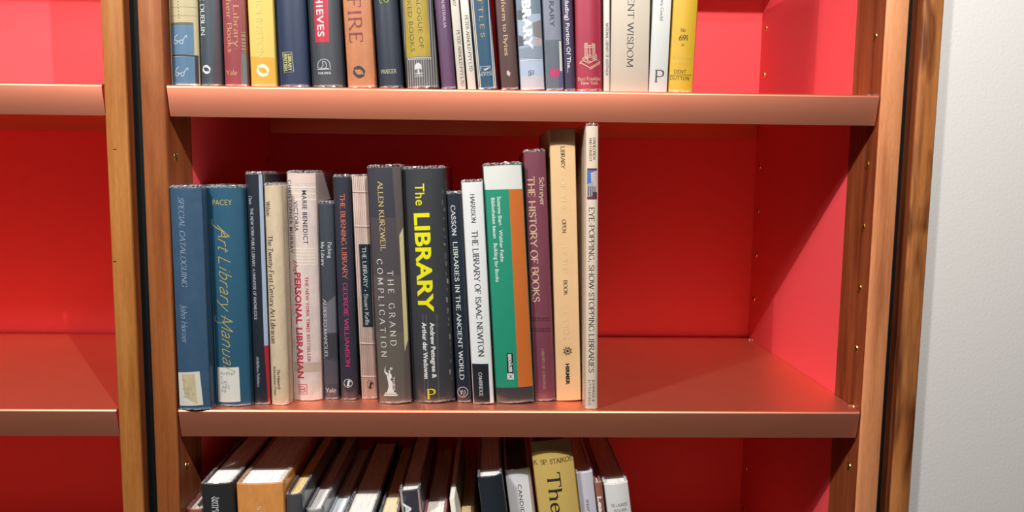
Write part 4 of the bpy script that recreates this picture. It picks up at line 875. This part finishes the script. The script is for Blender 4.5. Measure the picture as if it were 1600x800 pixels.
b.text('DUTTON', 'serif', 1047.5, 124, 1077, 5.2, (96, 76, 28), 'publisher', horiz=True, track=1)

# ================================================================== lowest shelf, left to right (seen from above, spines cut by the frame)
def wq(Y, x, wd, z):      # a quad from metres when the spine lies below the frame
    def px(X, Z):
        d = Vector((X, Y, Z))-CAM; return 800+F*d.dot(R_)/d.dot(fwd), 400-F*d.dot(U_)/d.dot(fwd)
    a, b_, c_, d_ = px(x-wd/2, z), px(x+wd/2, z), px(x-wd/2, z-.05), px(x+wd/2, z-.05)
    return (a[0], b_[0], a[1], c_[0], d_[0], c_[1])
LO = dict(depth=.25)
book(3, 'book', 'copper-brown book with white pages, first at the left of the lowest shelf', (280.5, 311.5, 796, 283, 314, 840), (152, 84, 68), .012, kind='jacket', rnd=.003, lean=0, pages=(236, 236, 232), **LO)
b = book(3, 'book', 'black book in glossy film with white page tops at the left of the lowest shelf', (313, 364.5, 757, 316.5, 368, 800), (38, 38, 40), .002, kind='jacket', rnd=.003, pages=(240, 240, 236), lean=-1.9, **LO)
b.text('James W. P. Campbell', 'serif', 342.5, 776, 880, 5.6, (220, 220, 218), 'author', xe=346)
b.text('Will Pryce', 'serif', 334.5, 776, 822, 5.6, (220, 220, 218), 'author', xe=337)
b = book(3, 'book', 'wide orange-tan book with white page tops on the lowest shelf', (366, 441.5, 757, 371, 446, 800), (214, 144, 74), .002, kind='worn', rnd=.0035, pages=(242, 242, 240), lean=-1.3, **LO)
b.text('STUDIES', 'sans', 404.5, 791, 850, 7, (232, 204, 160), xe=407)
book(3, 'book', 'small dark grey cloth book with yellowed page tops beside the wide orange one', (450, 477, 773, 451.5, 478.5, 800), (70, 72, 76), .004, kind='mottle', rnd=.003, sleeve=True, pages=(228, 200, 140), lean=-1.0, **LO)
book(3, 'book', 'low grey-covered book with white page tops, next right of small dark grey book', wq(.013, .1395, .0195, -.119), (150, 150, 152), .013, kind='jacket', rnd=.003, pages=(236, 236, 234), lean=-0.8, **LO)
book(3, 'book', 'low white-covered book with bluish page tops in left half of bottom row', wq(.012, .1598, .0185, -.136), (190, 198, 204), .012, kind='jacket', rnd=.003, pages=(232, 240, 244), lean=-0.8, **LO)
book(3, 'book', 'dark-covered book with thick white page stack in the left half of the bottom row', wq(.012, .1915, .0340, -.1274), (44, 52, 54), .012, kind='jacket', rnd=.004, pages=(240, 238, 230), lean=-0.8, **LO)
book(3, 'book', 'navy-covered book with cream page tops left of the one with white capital letters', wq(.014, .2225, .0235, -.1347), (48, 62, 84), .014, kind='jacket', rnd=.004, pages=(236, 220, 180), lean=-1.5, **LO)
b = book(3, 'book', 'dark grey book with red board edges and bold white capitals on the lowest shelf', (622.5, 656.5, 768, 626.3, 660.5, 800), (58, 58, 66), .0526, kind='jacket', rnd=.002, pages=(242, 240, 238), lean=-6.0, **LO)
b.text('ALEXANDRIA', 'sans', 638, 785, 950, 12.5, (238, 238, 236), xe=652, bold=2.2)
b.panel([(622, 768), (628, 768), (632, 803), (625, 803)], (176, 160, 160), 1, 'pale_edge')
b.panel([(652, 764), (660, 762), (663, 803), (656, 803)], (178, 150, 148), 1, 'pale_edge')
b.side(-1, .002, .16, .0, 1.0, (206, 78, 54))
book(3, 'book', 'low crimson-covered book with white page tops in the middle of the bottom row', wq(.03, .2745, .027, -.1434), (168, 26, 62), .03, kind='jacket', rnd=.003, pages=(240, 238, 230), lean=-6.5, **LO)
book(3, 'book', 'thin cream paperback standing in a gap near the middle of the bottom row', (701.5, 711, 780, 703, 712.5, 800), (222, 216, 200), .0391, kind='plain', hard=False, sleeve=False, rnd=.001, pages=(236, 234, 228), lean=-6.8, **LO)
book(3, 'book', 'lowest narrow book with yellow-cream page tops, left of the glossy blue-black one', wq(.03, .3125, .0165, -.1547), (206, 182, 130), .03, kind='plain', hard=False, sleeve=False, rnd=.001, pages=(238, 212, 160), lean=-7, **LO)
b = book(3, 'book', 'glossy blue-black book with white page tops near the middle of the lowest shelf', (744.5, 785.5, 747, 751, 789.5, 800), (30, 38, 46), .0302, kind='jacket', rnd=.004, pages=(240, 238, 236), lean=-7.5, **LO)
b.panel([(744, 752), (747.5, 752), (754, 803), (751, 803)], (190, 84, 84), 1, 'red_edge')
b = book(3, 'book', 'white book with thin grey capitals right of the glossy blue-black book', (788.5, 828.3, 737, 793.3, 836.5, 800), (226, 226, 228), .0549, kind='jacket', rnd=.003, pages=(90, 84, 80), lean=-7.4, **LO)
b.text('CANDIDA HÖFER'.replace('Ö', 'O'), 'sans', 810, 757, 852, 6.2, (70, 72, 78), xe=825, bold=1.0, track=.05)
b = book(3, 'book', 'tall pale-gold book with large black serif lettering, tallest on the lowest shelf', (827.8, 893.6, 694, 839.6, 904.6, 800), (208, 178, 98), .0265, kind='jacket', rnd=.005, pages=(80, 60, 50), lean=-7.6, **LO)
b.text('K. SP. STAIKOS', 'serif', 834.5, 728, 895, 7.2, (64, 54, 36), 'author', horiz=True)
b.text('The Great', 'serif', 866, 738, 905, 20, (54, 48, 36), xe=882, bold=.95)
b = book(3, 'book', 'silvery-lilac book with faint grey script right of the tall pale-gold book', (899, 927, 740, 906, 933.3, 800), (206, 204, 214), .0385, kind='jacket', rnd=.002, pages=(240, 240, 240), lean=-7.5, **LO)
b.text('surveying', 'serif', 917.5, 779, 842, 5.6, (120, 118, 130), italic=.3, xe=926)
b = book(3, 'book', 'thin metallic copper-brown book with white top band and white lettering', (929, 940.5, 755, 933.6, 945.3, 800), (158, 98, 78), .0382, kind='jacket', rnd=.0015, pages=(236, 236, 238), lean=-7.6, **LO)
b.text('Learning', 'sans', 937.5, 775.5, 838, 6.4, (240, 236, 232), xe=943, bold=2.2)
b = book(3, 'book', 'white book with tiny grey capitals, last at the right of the lowest shelf', (943.5, 982.3, 758.5, 947.5, 987, 800), (226, 226, 222), .0391, kind='jacket', rnd=.003, pages=(236, 236, 232), lean=-8, **LO)
b.text('DE LAURIER', 'serif', 956, 793, 981, 4.6, (128, 128, 128), 'author', horiz=True)
b.text('ROGIER', 'serif', 960, 800.5, 980, 4.2, (128, 128, 128), 'author', horiz=True)

# keep neighbours from touching: relax feet, widths and leans until there is a little air between all books
for row in (1, 2, 3):
    L_ = sorted(BOOKS[row], key=lambda q: q.xb)
    for q in L_: q.w0, q.a0 = q.w, q.ang
    for it in range(400):
        worst = 0
        q = L_[0]
        for hh in (0.0, q.h):
            g = q.xb+math.tan(q.ang)*hh-q.w/2 - .0010
            if g < 0:
                if hh: q.ang += -g/hh
                else: q.xb -= g
        for a, c_ in zip(L_, L_[1:]):
            hm = min(a.h, c_.h)
            for hh in (0.0, hm):
                g = (c_.xb+math.tan(c_.ang)*hh-c_.w/2) - (a.xb+math.tan(a.ang)*hh+a.w/2)
                m = (.0009 if (a.sleeve or c_.sleeve) else .0003)-g
                if m <= 0: continue
                worst = max(worst, m)
                if hh == 0.0: a.xb -= m*.4; c_.xb += m*.4
                else: a.ang -= m*.4/hm; c_.ang += m*.4/hm
                for q in (a, c_):
                    if q.w > q.w0*.965: q.w -= m*.06
        if worst < .0001: break
    for q in L_:
        q.z = q.base + q.w/2*abs(math.sin(q.ang))
    for q in L_: q.build()
